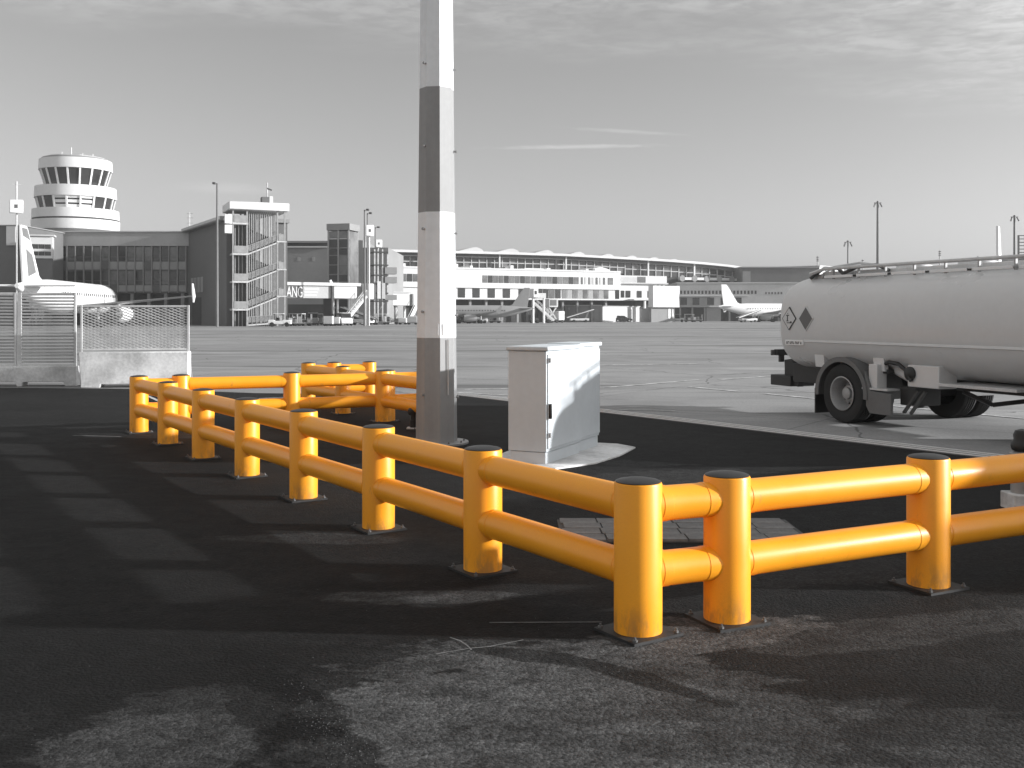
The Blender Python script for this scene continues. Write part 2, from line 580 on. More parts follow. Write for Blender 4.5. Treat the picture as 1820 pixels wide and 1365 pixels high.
def paint(pts, w, z=.008, mat=None):
    m = MB()
    for a, b in zip(pts[:-1], pts[1:]):
        d = (b - a).normalized(); n = Vector((-d.y, d.x, 0)) * w / 2
        up = Vector((0, 0, z))
        m.add([a - n + up, b - n + up, b + n + up, a + n + up], [(0, 1, 2, 3)])
    o = m.build('line_or_lit_streak', mat or M_line, angle=0)
    return tag(o, kind='structure')


paint([G(815, 693), G(905, 691), G(1060, 690)], .16)
paint([G(815, 698), G(900, 703), G(1065, 716)], .10)
paint([G(1080, 689), G(1245, 675)], .15)
paint([G(1280, 675), G(1395, 667)], .15)
paint([G(1225, 688), G(1312, 696)], .13)
paint([G(1360, 700), G(1480, 712), G(1700, 733), G(1900, 752)], .13)
paint([G(470, 598), G(640, 596), G(745, 598)], .5)
paint([G(1065, 649), G(1240, 647)], .25)
paint([G(1070, 728), G(1200, 731)], .08)
paint([G(130, 775), G(215, 777)], .05, .008, M_lit_streak)  # sunlit gap by the far posts, painted as a pale strip
paint([G(775, 1165), G(835, 1155), G(870, 1152), G(930, 1140)], .008, .008, M_crack)
paint([G(800, 1136), G(818, 1142), G(830, 1150), G(838, 1158)], .008, .009, M_crack)
paint([G(870, 1109), G(1070, 1108)], .014, .008, M_lit_streak)  # thin streak of sunlight by the corner post, painted on the asphalt
paint([G(262, 704), G(290, 717), G(520, 706)], .07, .008, M_line)

# loose grit on the asphalt
mb = MB()
rg = random.Random(5)
for i in range(1100):
    if i < 900:
        px = rg.gauss(600, 55) if i < 450 else rg.gauss(1240, 150)
        py = 1300 + (px - 600) * .5 + rg.gauss(0, 45) if i < 450 else rg.gauss(1175, 45)
        py = min(max(py, 1100), 1420)
    else:
        px = rg.uniform(-50, 1900); py = rg.uniform(960, 1420)
    c = G(px, py); r = rg.uniform(.0012, .0034); a = rg.uniform(0, 3)
    vs = [(c.x + r * math.cos(a + k * 2.09) * rg.uniform(.7, 1.3), c.y + r * math.sin(a + k * 2.09) * rg.uniform(.7, 1.3), .004) for k in range(3)]
    vs.append((c.x, c.y, .004 + r * rg.uniform(.6, 1.1)))
    mb.add(vs, [(0, 1, 3), (1, 2, 3), (2, 0, 3)])
tag(mb.build('gravel', pm('grit_stone', .10, .8, .3, 30, .2), angle=0), 'loose pale grit scattered over the asphalt', 'gravel', kind='stuff')

# paved patch behind the right barrier run
pp = tag(MB().box(.35, 2.12, 7.02, 7.78, 0.0, .012).build('paving_patch', pm('paver_bed', .08, .9, .2, 8, .1), angle=0), kind='structure')
pme = MB().box(-.137, .137, -.088, .088, .005, .026).mesh('paver', pm('paver_concrete', .17, .9, .25, 3, .12, bump=.3), 0)
for j in range(4):
    for i in range(6):
        x = .35 + .155 + i * .286 + (.0 if j % 2 else .02); y = 7.02 + .10 + j * .186
        o = link('paver', pme, pp, (x, y, rg.uniform(-.002, .003)), rg.uniform(-.01, .01))

# ------------------------------------------------------------------ orange barriers
PH, PR, RR = .765, .121, .0885
RZ = (.645, .315)
m_post = MB().lathe([(PR - .02, .012), (PR, .012), (PR, PH - .012), (PR - .004, PH - .003), (PR - .012, PH)], 48).mesh('post', M_orange)
m_cap = MB().lathe([(PR - .008, PH - .004), (PR - .006, PH + .002), (PR - .02, PH + .008), (PR - .055, PH + .015), (.03, PH + .019), (.004, PH + .020)], 40).mesh('cap', M_black)
m_plate = MB().box(-.158, .158, -.158, .158, .004, .018).mesh('base_plate', pm('plate_black', .022, .6, .3, 8, .1), 0)
bm_ = MB()
bm_.cyl((0, 0, .018), (0, 0, .028), .013, n=6).cyl((0, 0, .028), (0, 0, .040), .006, n=8)
m_bolt = bm_.mesh('bolt', pm('bolt_steel', .14, .5, .2, 20, .1, metallic=.3))


def barrier(label, pts, group, ends=(0, 0), skip_first=False, collars=True, rot=None):
    o = pts[0]
    t = thing('safety_barrier', label, 'barrier', (o.x, o.y, 0), 0, group)
    for i, p in enumerate(pts):
        if i == 0 and skip_first:
            continue
        d = (pts[min(i + 1, len(pts) - 1)] - pts[max(i - 1, 0)])
        rz = math.atan2(d.y, d.x) + random.uniform(-.03, .03)
        q = p - o
        po = link('post', m_post, t, (q.x, q.y, 0), rz)
        link('cap', m_cap, po)
        pl = link('base_plate', m_plate, t, (q.x, q.y, 0), rz)
        for sx in (-1, 1):
            for sy in (-1, 1):
                link('bolt', m_bolt, pl, (sx * .134, sy * .134, 0), random.uniform(0, 1))
    for a, b in zip(pts[:-1], pts[1:]):
        d = b - a; L = d.length; u = d / L
        for z in RZ:
            p = a - o + u * .075; q = b - o - u * .075
            p.z = q.z = z
            r = MB().cyl(p, q, RR, n=40, caps=False).build('rail', M_orange, t)
            if collars:
                for w, sgn in ((p, 1), (q, -1)):
                    c0 = w + u * sgn * .030; c1 = w + u * sgn * .082
                    MB().cyl(c0, c1, RR + .0022, RR + .0022, n=40, caps=True).build('collar', M_orange, r, bevel=.001, seg=1)
    return t


A0 = G(1134, 1126)
A7 = G(247, 769)
left_run = [A0 + (A7 - A0) * (i / 7.0) for i in range(8)]
B1 = G(1292, 1104); B2 = G(1650, 1043)
dB = (B2 - B1); dB.normalize()
right_run = [A0, B1, B2, B2 + dB * 1.5, B2 + dB * 3.0]
back_dir = Vector((.885, .466, 0))
C1 = A7 + Vector((.49, .25, 0))
C3 = G(688, 749)
C2 = (C1 + C3) / 2 + Vector((.05, 0, 0))
C4 = Vector((-1.28 , C3.y + .37, 0))
back_run = [A7, C1, C2, C3, C4]
barrier('long orange double rail barrier run of eight posts leading from near corner into the distance', left_run, 'orange double rail barriers')
barrier('sunlit orange double rail barrier running right from the nearest corner post', right_run, 'orange double rail barriers', skip_first=True)
barrier('orange double rail barrier crossing behind the long run towards the striped mast', back_run, 'orange double rail barriers', skip_first=True)
D0 = Vector((-3.54, 17.4, 0)); dl = (A0 - A7).normalized()
far_run = [D0, D0 + dl * 1.46, D0 + dl * 2.92, D0 + dl * 4.3]
barrier('farthest orange barrier, partly hidden behind the back run', far_run, 'orange double rail barriers', collars=False)
far_ret = [D0, D0 + Vector((.42, .17, 0)), D0 + Vector((1.0, .42, 0))]
barrier('short far orange return of close posts left of the mast', far_ret, 'orange double rail barriers', skip_first=True, collars=False)

# ------------------------------------------------------------------ striped mast
mast_p = G(776, 788)
t = thing('light_mast', 'tall octagonal floodlight mast in white and dark bands', 'mast', (mast_p.x, mast_p.y, 0), 0)
Hm = 15.0


def mast_r(z):
    return .262 - .0105 * z


zb = [.03, 1.32, 2.87, 4.41, 5.95, 7.5, 9.05, 10.6, 12.2, Hm]
for i in range(len(zb) - 1):
    MB().cyl((0, 0, zb[i]), (0, 0, zb[i + 1]), mast_r(zb[i]), mast_r(zb[i + 1]), n=8, caps=True, phase=R(14.3)).build(
        'band', M_post_dark if i % 2 == 0 else M_post_white, t, angle=10)
MB().cyl((0, 0, 0), (0, 0, .03), .40, n=24).build('foot_flange', M_steel, t, bevel=.004)
for k in range(10):
    a = k * math.pi / 5 + .2
    link('bolt', m_bolt, t, (.345 * math.cos(a), .345 * math.sin(a), .012), a)
m_stud = MB().cyl((0, 0, 0), (.03, 0, 0), .012, n=8).cyl((.03, 0, 0), (.04, 0, 0), .019, n=6).mesh('climbing_stud', M_steel)
for k in range(-1, 10):
    z = .62 + 1.02 * (k + 1)
    for ang, dz in ((R(232), 0), (R(2), -.04)):
        r = mast_r(z) * .93
        link('climbing_stud', m_stud, t, (r * math.cos(ang), r * math.sin(ang), z + dz), ang)
fa = R(-6 - 45 - 22.5)
nx, ny = math.cos(R(-51)), math.sin(R(-51))
sg = MB().box(-.035, .035, -.004, .004, -.07, .07).build('number_plate', M_galv, t, angle=0)
sg.location = (mast_r(1.42) * .93 * math.cos(R(-73.5)) + .0, mast_r(1.42) * .93 * math.sin(R(-73.5)) - .008, 1.42); sg.rotation_euler = (0, 0, R(16.5))
for dx, z0, z1 in ((.135, .62, 1.30),):
    a = R(-90) + dx * 5.0
    MB().bar((mast_r(.9) * 1.0 * math.cos(a), mast_r(.9) * 1.0 * math.sin(a), z0), (mast_r(1.3) * .99 * math.cos(a), mast_r(1.3) * .99 * math.sin(a), z1), .014, .010, (0, 1, 0)).build('cable_strip', M_galv, t, angle=0)
for sx in (-1.1, -.37, .37, 1.1):
    MB().box(sx - .28, sx + .28, -.5, -.15, Hm - .1, Hm + .4).build('floodlight', M_steel, t, bevel=.03)
MB().bar((-1.5, -.1, Hm - .15), (1.5, -.1, Hm - .15), .1, .12).build('crossarm', M_galv, t)
k = G(735, 762)
t = thing('stub_post', 'small black stub post beside the foot of the striped mast', 'post', (k.x, k.y, 0))
MB().lathe([(.05, 0), (.05, .12), (.04, .13), (.04, .2), (.075, .2), (.085, .23), (.08, .27), (.05, .30), (.01, .31)], 20).build('head', M_black, t)
MB().box(-.09, .09, -.09, .09, .004, .02).build('foot', M_galv, t)

# ------------------------------------------------------------------ electrical cabinets
ct = Vector((.429, .903, 0)).normalized(); cyaw = math.atan2(ct.y, ct.x)
cp = G(972, 829)


def cabinet(label, v0, v1, y0, y1, h, lid_ext, handle):
    # local x runs along the long face, local +y points left (away from the sun side)
    t = thing('electrical_cabinet', label, 'cabinet', (cp + ct * v0)[:], cyaw, 'roadside cabinets')
    L = v1 - v0
    MB().box(.012, L - .012, y0 + .02, y1 - .02, 0, .14).build('plinth', M_wall_mid if 0 else M_cab, t, bevel=.004)
    MB().box(0, L, y0 + .006, y1, .145, h).build('body', M_cab, t, bevel=.008)
    MB().box(-.02, L + lid_ext, y0 - .022, y1 + .02, h + .004, h + .05).build('lid', M_cab, t, bevel=.012)
    d = MB().box(.02, L - .015, y0 - .010, y0 + .004, .18, h - .03).build('door', M_cab, t, bevel=.006)
    if handle:
        MB().box(.012, .045, y0 - .045, y0 - .0105, .50, .66).build('handle', M_black, d, bevel=.008)
        for z in (.3, h - .12):
            MB().cyl((.03, y0 - .025, z), (.03, y0 - .025, z + .05), .011, n=10).build('hinge', M_steel, d)
    return t


cabinet('pale electrical cabinet with black handle standing behind the barrier', 0, 1.0, 0, .455, 1.215, .0, True)
cabinet('slimmer pale cabinet set back against the one with the handle', 1.03, 1.70, .04, .42, 1.225, .03, False)
mb = MB()
pad = [(-.25, .70), (-.2, -.18), (.35, -.42), (1.0, -.46), (1.75, -.40), (1.95, -.1), (1.9, .75), (.9, .85)]
mb.prism(pad, .0, .022, 'xy')
o = mb.build('concrete_pad', M_concrete, None, angle=0, bevel=.006)
o.location = cp; o.rotation_euler = (0, 0, cyaw)
tag(o, kind='structure')

# ------------------------------------------------------------------ bollard at the right edge
b = G(1816, 906)
t = thing('bollard', 'grey bollard with black knob behind the right barrier rail', 'bollard', (b.x, b.y, 0))
MB().box(-.12, .12, -.12, .12, .004, .16).build('base', M_concrete, t, bevel=.01)
MB().lathe([(.085, .16), (.085, .50), (.095, .50), (.095, .53), (.05, .55)], 24).build('shaft', M_steel, t)
MB().lathe([(.05, .545), (.075, .56), (.085, .60), (.07, .64), (.06, .66), (.065, .70), (.05, .74), (.01, .755)], 24).build('knob', M_black, t)
t.scale = (1, 1, .88)

# ------------------------------------------------------------------ concrete blocks with fence panels
def slat_block(label, x0, x1, ybase, panels):
    p0 = G(x0, ybase); p1 = G(x1, ybase)
    L = (p1 - p0).length
    t = thing('barrier_block', label, 'barrier', (p0.x, p0.y, 0), R(7), 'concrete blocks carrying fence panels')
    s = p0.y / F
    h = (ybase - 653) * s
    n = 3
    poly = [(0, .0), (.2, .0), (.23, .10), (L - 1.30, .10), (L - 1.27, 0), (L - 1.17, 0), (L - 1.14, .10), (L - .28, .10), (L - .24, 0), (L, 0), (L, h), (0, h)]
    MB().prism(poly, 0, .38).build('block', M_concrete, t, bevel=.015)
    z1 = (ybase - 519) * s
    for a, b_ in panels:
        xa = (a - x0) * s; xb = (b_ - x0) * s
        fr = MB()
        fr.box(xa, xa + .09, .16, .22, h, z1).box(xb - .05, xb, .16, .22, h, z1)
        fr.box(xa + .09, xb - .05, .165, .215, z1 - .05, z1).box(xa + .09, xb - .05, .165, .215, h + .005, h + .05)
        f = fr.build('panel_frame', M_galv, t, bevel=.004)
        nsl = 22; sm = MB().prism([(.165, 0), (.215, .012), (.215, .046), (.165, .034)], xa + .092, xb - .052, 'yz').mesh('slat', M_slat, 0)
        for i in range(nsl):
            z = h + .07 + i * (z1 - h - .14) / (nsl - 1)
            link('slat', sm, f, (0, 0, z))
    return t


slat_block('concrete block with slatted metal screen at the left edge', -190, 121, 689, [(-185, -95), (-90, 13), (15, 117)])

q0 = G(143, 690)
s = q0.y / F
t = thing('barrier_block', 'concrete block with diamond mesh fence panel behind the long barrier', 'barrier', (q0.x, q0.y, 0), R(10), 'concrete blocks carrying fence panels')
L = 184 * s; h = 64 * s
MB().prism([(0, 0), (.40, 0), (.42, .08), (L - .42, .08), (L - .40, 0), (L, 0), (L + .0, h), (-.05, h)], 0, .45).build('block', M_concrete, t, bevel=.02)
z1 = 148 * s
MB().box(-.05, -.01, .2, .25, h, z1).box(L - .05, L - .005, .2, .25, h, z1).box(-.01, L - .05, .205, .245, z1 - .045, z1 - .003).box(-.01, L - .05, .205, .245, h + .03, h + .07).build('mesh_frame', M_galv, t, bevel=.004)
MB().bar((L - .03, .25, h + .0), (L - .03, .75, 0.02), .05, .05).build('brace', M_galv, t)
mm = MB()
W = L - .04; Hh = z1 - h - .1; zb0 = h + .06
pitch_x, pitch_z = .150, .062
k = Hh / pitch_z * pitch_x


def clip_seg(xa, za, xb, zb_):
    # keep the part of the strand inside 0..W
    if xb < 0 or xa > W:
        return None
    ta = max(0, (0 - xa) / (xb - xa)); tb = min(1, (W - xa) / (xb - xa))
    if tb <= ta:
        return None
    f = lambda u: (xa + (xb - xa) * u, za + (zb_ - za) * u)
    return f(ta), f(tb)


i = -int(k / pitch_x) - 1
while i * pitch_x < W:
    for sgn, hgt in ((1, .024), (-1, .010)):
        xa = i * pitch_x; xb = xa + k
        za, zb_ = (zb0, zb0 + Hh) if sgn < 0 else (zb0 + Hh, zb0)
        c = clip_seg(xa, za, xb, zb_)
        if c:
            (ax, az), (bx_, bz) = c
            mm.bar((ax - .01, .225 + sgn * .006, az), (bx_ - .01, .225 + sgn * .006, bz), .008, hgt)
    i += 1
tag(mm.build('diamond_mesh', M_galv, t, angle=0), kind='stuff')
# (the strands of the mesh are too fine to pick apart)

# ------------------------------------------------------------------ fuel tanker
tk = G(1495, 752)
tu = Vector((.375, -.927, 0)).normalized()
tank = thing('fuel_tanker', 'pale fuel tanker truck parked on the apron seen from its rear side', 'truck', (tk.x, tk.y, 0), math.atan2(tu.y, tu.x))
TW = 2.6


def sect(x, sc_y, sc_z, n=56, p=3.1, cz=1.47, hy=1.29, hz=.775):
    ring = []
    for i in range(n):
        a = 2 * math.pi * i / n
        c, s_ = math.cos(a), math.sin(a)
        y = TW / 2 + hy * sc_y * math.copysign(abs(c) ** (2 / p), c)
        z = cz + hz * sc_z * math.copysign(abs(s_) ** (2 / p), s_)
        ring.append((x, y, z))
    return ring


def surf_y(z, cz=1.47, hy=1.29, hz=.775, p=3.1):
    return TW / 2 - hy * (1 - abs((z - cz) / hz) ** p) ** (1 / p)


XR, XF = -1.50, 5.14
rings = []
for d, k in ((0, .90), (.010, .955), (.03, .98), (.06, .994), (.10, 1)):
    rings.append(sect(XR + d, 1 - (1 - k) * .55, k))
for x in (0, 1.2, 2.4, 3.4):
    rings.append(sect(x, 1, 1))
for d, k in ((.42, 1), (.30, .992), (.20, .965), (.12, .915), (.06, .84), (.02, .74), (0, .62)):
    rings.append(sect(XF - d, 1 - (1 - k) * .55, k))
shell = MB().loft(rings).build('tank', M_tank, tank, angle=40)
# weld seam / rubbing strip and ring seams
zs = 1.20
ys = surf_y(zs)
MB().prism([(ys - .012, zs - .02), (ys + .02, zs - .03), (ys + .02, zs + .02), (ys - .008, zs + .012)], -.88, 5.2, 'yz').build('side_moulding', M_tank, shell, bevel=.003)
MB().prism([(ys - .004, zs + .06), (ys + .02, zs + .055), (ys + .02, zs + .10), (ys - .002, zs + .095)], -1.2, 5.2, 'yz').build('side_moulding', M_tank, shell, bevel=.003)
MB().box(-1.34, -.90, ys - .012, ys + .03, zs - .075, zs + .005).build('name_plate', M_white, shell, bevel=.004)
gl = random.Random(3)
xx = -1.31
glyphs = MB()
for i in range(9):
    w = .034
    glyphs.box(xx, xx + .011, ys - .0135, ys - .0115, zs - .058, zs - .018)
    if i % 3 != 1:
        glyphs.box(xx + .024, xx + .034, ys - .0135, ys - .0115, zs - .058, zs - .018)
    glyphs.box(xx + .011, xx + .024, ys - .0135, ys - .0115, zs - (.030 if i % 2 else .058), zs - (.018 if i % 2 else .046))
    xx += .043
glyphs.build('lettering', M_ink, shell, angle=0)


def placard(xc, zc, hw, hh, mat_face, outline):
    y0 = surf_y(zc) - .010
    tilt = (surf_y(zc + .1) - surf_y(zc - .1)) / .2
    def P(x, z, d):
        return (xc + x, surf_y(zc) + tilt * z - d, zc + z)
    m = MB()
    def dia(k, d0, d1):
        pts = [(0, -hh * k), (hw * k, 0), (0, hh * k), (-hw * k, 0)]
        m.add([P(x, z, d0) for x, z in pts] + [P(x, z, d1) for x, z in pts], [(0, 1, 2, 3), (7, 6, 5, 4), (0, 4, 5, 1), (1, 5, 6, 2), (2, 6, 7, 3), (3, 7, 4, 0)])
    dia(1, -.02, .010)
    o = m.build('hazard_placard', outline, shell, angle=0)
    m = MB(); dia(.90, .0, .013); m.build('placard_face', mat_face, shell, angle=0)
    return P


P = placard(-1.225, 1.545, .175, .185, M_tank, M_ink)
sym = MB()
for (x0, x1, za, zb_) in ((-.045, -.022, -.04, .055), (-.07, .01, .045, .058), (-.06, -.005, -.045, -.032), (-.05, .075, -.075, -.062), (.03, .075, -.066, -.045), (-.035, -.02, .07, .085)):
    q = [P(x0, za, .013), P(x1, za, .013), P(x1, zb_, .013), P(x0, zb_, .013)]
    r_ = [P(x0, za, .015), P(x1, za, .015), P(x1, zb_, .015), P(x0, zb_, .015)]
    sym.add(q + r_, [(0, 1, 2, 3), (7, 6, 5, 4), (0, 4, 5, 1), (1, 5, 6, 2), (2, 6, 7, 3), (3, 7, 4, 0)])
sym.build('pictogram', M_ink, shell, angle=0)
placard(-.815, 1.545, .175, .195, M_ink_mid, M_tank)
# roof walkway and folding rails
MB().box(-1.05, 4.6, .52, 2.08, 2.215, 2.285).build('walkway', M_galv, tank, bevel=.01)
for i in range(8):
    MB().box(-.75 + i * .72, -.75 + i * .72 + .62, .30, .33, 2.175, 2.215).build('gutter_rail', M_white, tank, bevel=.004)
MB().tube([(-1.15, .36, 2.26), (-.8, .36, 2.325), (4.65, .36, 2.325)], .026, 10).build('hand_rail', M_galv, tank)
MB().tube([(-1.0, 2.2, 2.28), (-.7, 2.2, 2.36), (4.65, 2.2, 2.36)], .022, 10).build('hand_rail', M_galv, tank)
for i in range(10):
    x = -.6 + i * .56
    MB().bar((x, .36, 2.16), (x, .36, 2.33), .035, .025).build('rail_bracket', M_steel, tank)
for i, x in enumerate((.1, 1.3, 2.5, 3.6)):
    MB().lathe([(.26, 2.285), (.26, 2.35), (.20, 2.37), (.05, 2.375)], 24, (x, 1.3, 0)).build('hatch', M_galv, tank)
MB().tube([(-1.22, .42, 2.19), (-1.0, .5, 2.34), (-.62, .46, 2.33), (-.45, .42, 2.24), (-.15, .44, 2.33), (.25, .46, 2.34), (.5, .44, 2.25)], .028, 8).build('hose', M_steel_dark, tank)
MB().tube([(-1.2, .62, 2.24), (-.9, .62, 2.36), (-.3, .62, 2.40), (.2, .62, 2.32)], .02, 8).build('folded_ladder', M_galv, tank)
MB().box(-1.30, -1.0, .48, 1.2, 2.14, 2.25).build('manifold', M_steel, tank, bevel=.01)
# chassis
for y in (.80, 1.72):
    MB().box(-1.9, 10.3, y, y + .09, .56, .80).build('frame_rail', M_chassis, tank, bevel=.006)
MB().box(-1.95, -1.80, .72, 1.90, .50, .84).build('rear_crossmember', M_chassis, tank, bevel=.01)
MB().bar((-1.9, .25, .98), (-1.9, 2.35, .98), .10, .10).build('light_bar', M_chassis, tank, bevel=.008)
for y in (.35, 2.15):
    MB().bar((-1.88, y, .82), (-1.88, y, .95), .08, .05).build('light_bar_stay', M_chassis, tank)
    MB().box(-1.96, -1.93, y - .16, y + .16, .93, 1.02).build('tail_lamp', M_fender, tank, bevel=.006)
MB().box(-1.75, -.55, .48, .78, .50, .80).build('rear_locker', M_chassis, tank, bevel=.012)
MB().prism([(-2.15, .44), (-1.8, .40), (-1.7, .62), (-2.0, .86), (-2.16, .84)], .62, .74).build('tow_bracket', M_chassis, tank, bevel=.01)
MB().box(-2.45, -1.9, .55, 1.05, .40, .58).build('coupling', M_chassis, tank, bevel=.015)
MB().cyl((-2.62, .8, .50), (-2.4, .8, .50), .035, n=12).build('tow_pin', M_steel_dark, tank)
MB().cyl((-.62, .52, .84), (-.62, 1.9, .84), .09, n=20).build('air_tank', M_white, tank)
for x in (-.66, .62):
    MB().prism([(x - .11, 1.14), (x + .11, 1.14), (x + .15, .80), (x - .06, .80)], .115, .19).build('tank_saddle', M_tank, tank, bevel=.006)
    MB().prism([(x - .11, 1.10), (x + .11, 1.10), (x + .15, .80), (x - .06, .80)], 2.41, 2.5).build('tank_saddle', M_tank, tank, bevel=.006)
    MB().box(x - .1, x + .16, .15, 2.45, .77, .83).build('saddle_beam', M_chassis, tank)
WR = .44


def wheel_meshes(dual=True):
    ty = MB()
    prof = [(.235, -.11), (.30, -.135), (.38, -.14), (.425, -.125), (.437, -.10)]
    for g in (-.066, -.022, .022, .066):
        prof += [(.44, g - .016), (.428, g - .010), (.428, g + .010), (.44, g + .016)]
    prof += [(.437, .10), (.425, .125), (.38, .14), (.30, .135), (.235, .11)]
    ty.lathe(prof, 44, axis='y', closed=True)
    rim = MB().lathe([(.245, -.13), (.255, -.142), (.238, -.145), (.222, -.12), (.206, .01), (.19, .055), (.145, .055), (.135, .01), (.115, -.015), (.09, -.02), (.085, -.06), (.065, -.07), (.01, -.072)], 36, axis='y', cap0=False)
    return ty.mesh('tyre', M_rubber, 28), rim.mesh('rim', pm('rim_paint', .33, .45, .12, 4, .06, metallic=.3))


m_tyre, m_rim = wheel_meshes()
m_nut = MB().cyl((0, -.012, 0), (0, .03, 0), .012, n=6).mesh('wheel_nut', M_steel_dark)


def wheel(x, y, side, nuts=False):
    w = link('wheel', m_tyre, tank, (x, y, WR), 0)
    w.data = m_tyre
    if side:
        r = link('rim', m_rim, w, (0, 0, 0), 0 if side < 0 else math.pi)
        if nuts:
            for k in range(10):
                a = k * math.pi / 5
                link('wheel_nut', m_nut, w, (.165 * math.cos(a), .045, .165 * math.sin(a)))
    return w


for y, sd_, nt in ((.15, -1, True), (.49, 0, False), (2.11, 0, False), (2.45, 1, False)):
    wheel(0, y, sd_, nt)
MB().cyl((0, .3, WR), (0, 2.3, WR), .10, n=16).build('axle', M_chassis, tank)
for y, sd_, nt in ((.17, -1, True), (2.43, 1, False)):
    wheel(6.75 + 1.80, y, sd_, nt)
MB().cyl((8.55, .3, WR), (8.55, 2.3, WR), .08, n=16).build('axle', M_chassis, tank)


def fender(x, y0, y1):
    m = MB(); a0, a1, n = R(-6), R(186), 26
    pts_o = []; pts_i = []
    for i in range(n + 1):
        a = a0 + (a1 - a0) * i / n
        pts_o.append((x + .565 * math.cos(a), WR + .54 * math.sin(a)))
        pts_i.append((x + .545 * math.cos(a), WR + .52 * math.sin(a)))
    rings = []
    for (ox, oz), (ix, iz) in zip(pts_o, pts_i):
        rings.append([(ox, y0, oz), (ox, y1, oz), (ix, y1, iz), (ix, y0, iz)])
    m.loft(rings)
    # turned-down lip on the outside
    rings = []
    for (ox, oz), (ix, iz) in zip(pts_o, pts_i):
        k = .90
        rings.append([(ox, y0 - .012, oz), (ox, y0 + .01, oz), (x + (ix - x) * k, y0 + .01, WR + (iz - WR) * k), (x + (ix - x) * k, y0 - .012, WR + (iz - WR) * k)])
    m.loft(rings)
    return m.build('mudguard', M_fender, tank)


fender(0, -.01, .66)
fender(0, 1.94, 2.61)
MB().prism([(.50, .80), (.53, .30), (.60, .20), (1.02, .20), (1.02, .50), (.62, .52)], -.008, .04).build('mudguard_skirt', M_fender, tank, bevel=.008)
MB().box(-.60, -.575, .0, .64, .10, .48).build('mud_flap', M_black, tank)
MB().box(-.60, -.575, 1.96, 2.58, .10, .48).build('mud_flap', M_black, tank)
MB().box(.53, .70, .04, .22, .56, .90).build('valve_box', M_tank, tank, bevel=.01)
MB().box(.44, .95, -.005, .22, .535, .565).build('step', M_galv, tank, bevel=.004)
# pump gear below the belly
MB().box(1.22, 1.78, .10, .42, .62, .92).build('pump_box', M_tank, tank, bevel=.012)
MB().tube([(.70, .16, .90), (.85, .12, .94), (1.05, .10, .92), (1.25, .08, .82), (1.32, .07, .70)], .028, 10).build('delivery_hose', M_black, tank)
MB().cyl((.75, .35, .83), (1.2, .35, .66), .075, n=18).build('outlet_pipe', M_tank, tank)
MB().lathe([(.05, 0), (.095, .02), (.095, .05), (.06, .06)], 18, (1.28, .05, .80), 'y').build('coupling_cap', M_black, tank)
MB().box(.92, 1.22, .25, .70, .34, .60).build('battery_box', M_chassis, tank, bevel=.015)
for x in (1.05, 1.18):
    MB().bar((x + .25, .22, .56), (x, .20, .24), .05, .03).build('strap', M_steel_dark, tank)
MB().box(1.75, 3.0, .10, 2.5, .66, .70).build('belly_tray', M_galv, tank, bevel=.004)
MB().box(1.62, 1.72, 1.95, 2.55, .52, .64).build('far_bracket', M_white, tank, bevel=.006)
MB().box(.95, 1.72, 2.50, 2.55, .50, .66).build('far_panel', M_white, tank, bevel=.006)
MB().tube([(1.8, .5, .58), (2.1, .7, .42), (2.5, .9, .50)], .03, 8).build('delivery_hose', M_black, tank)
MB().box(3.25, 4.7, .10, 2.5, .30, .80).build('pump_cabinet', M_tank, tank, bevel=.02)
# cab (just outside the frame)
CX = 1.80
cabp = [(5.95, .55), (8.55, .42), (8.62, .95), (8.58, 1.15), (8.30, 2.10), (8.15, 2.18), (6.1, 2.18), (5.95, 2.05)]
sh = lambda pts: [(x + CX, z) for x, z in pts]
cb = MB().prism(sh(cabp), .06, 2.54).build('cab', M_tank, tank, bevel=.05)
MB().prism(sh([(8.605, 1.20), (8.35, 2.02), (8.375, 2.03), (8.625, 1.22)]), .2, 2.4).build('windscreen', M_glass, cb)
for y in (.05, 2.535):
    MB().prism(sh([(7.1, 1.25), (8.35, 1.2), (8.15, 1.98), (7.1, 2.0)]), y, y + .015).build('side_window', M_glass, cb)
    MB().prism(sh([(7.05, .62), (7.35, .62), (7.4, 1.0), (8.4, 1.0), (8.4, 1.14), (7.05, 1.18)]), y + .001, y + .012).build('door_panel', M_tank, cb)
for y in (-.12, 2.58):
    MB().box(8.3 + CX, 8.38 + CX, y, y + .14, 1.45, 1.85).build('mirror', M_black, cb, bevel=.015)
MB().box(8.55 + CX, 8.72 + CX, .1, 2.5, .35, .62).build('bumper', M_chassis, cb, bevel=.03)
for y in (.3, 2.0):
    MB().box(8.70 + CX, 8.735 + CX, y, y + .3, .44, .56).build('headlight', M_glass_mid, cb, bevel=.01)
fender(6.75 + CX, 0.0, .42); fender(6.75 + CX, 2.18, 2.6)
MB().box(5.75, 6.9, .15, 2.45, .55, 1.25).build('locker', M_tank, tank, bevel=.02)


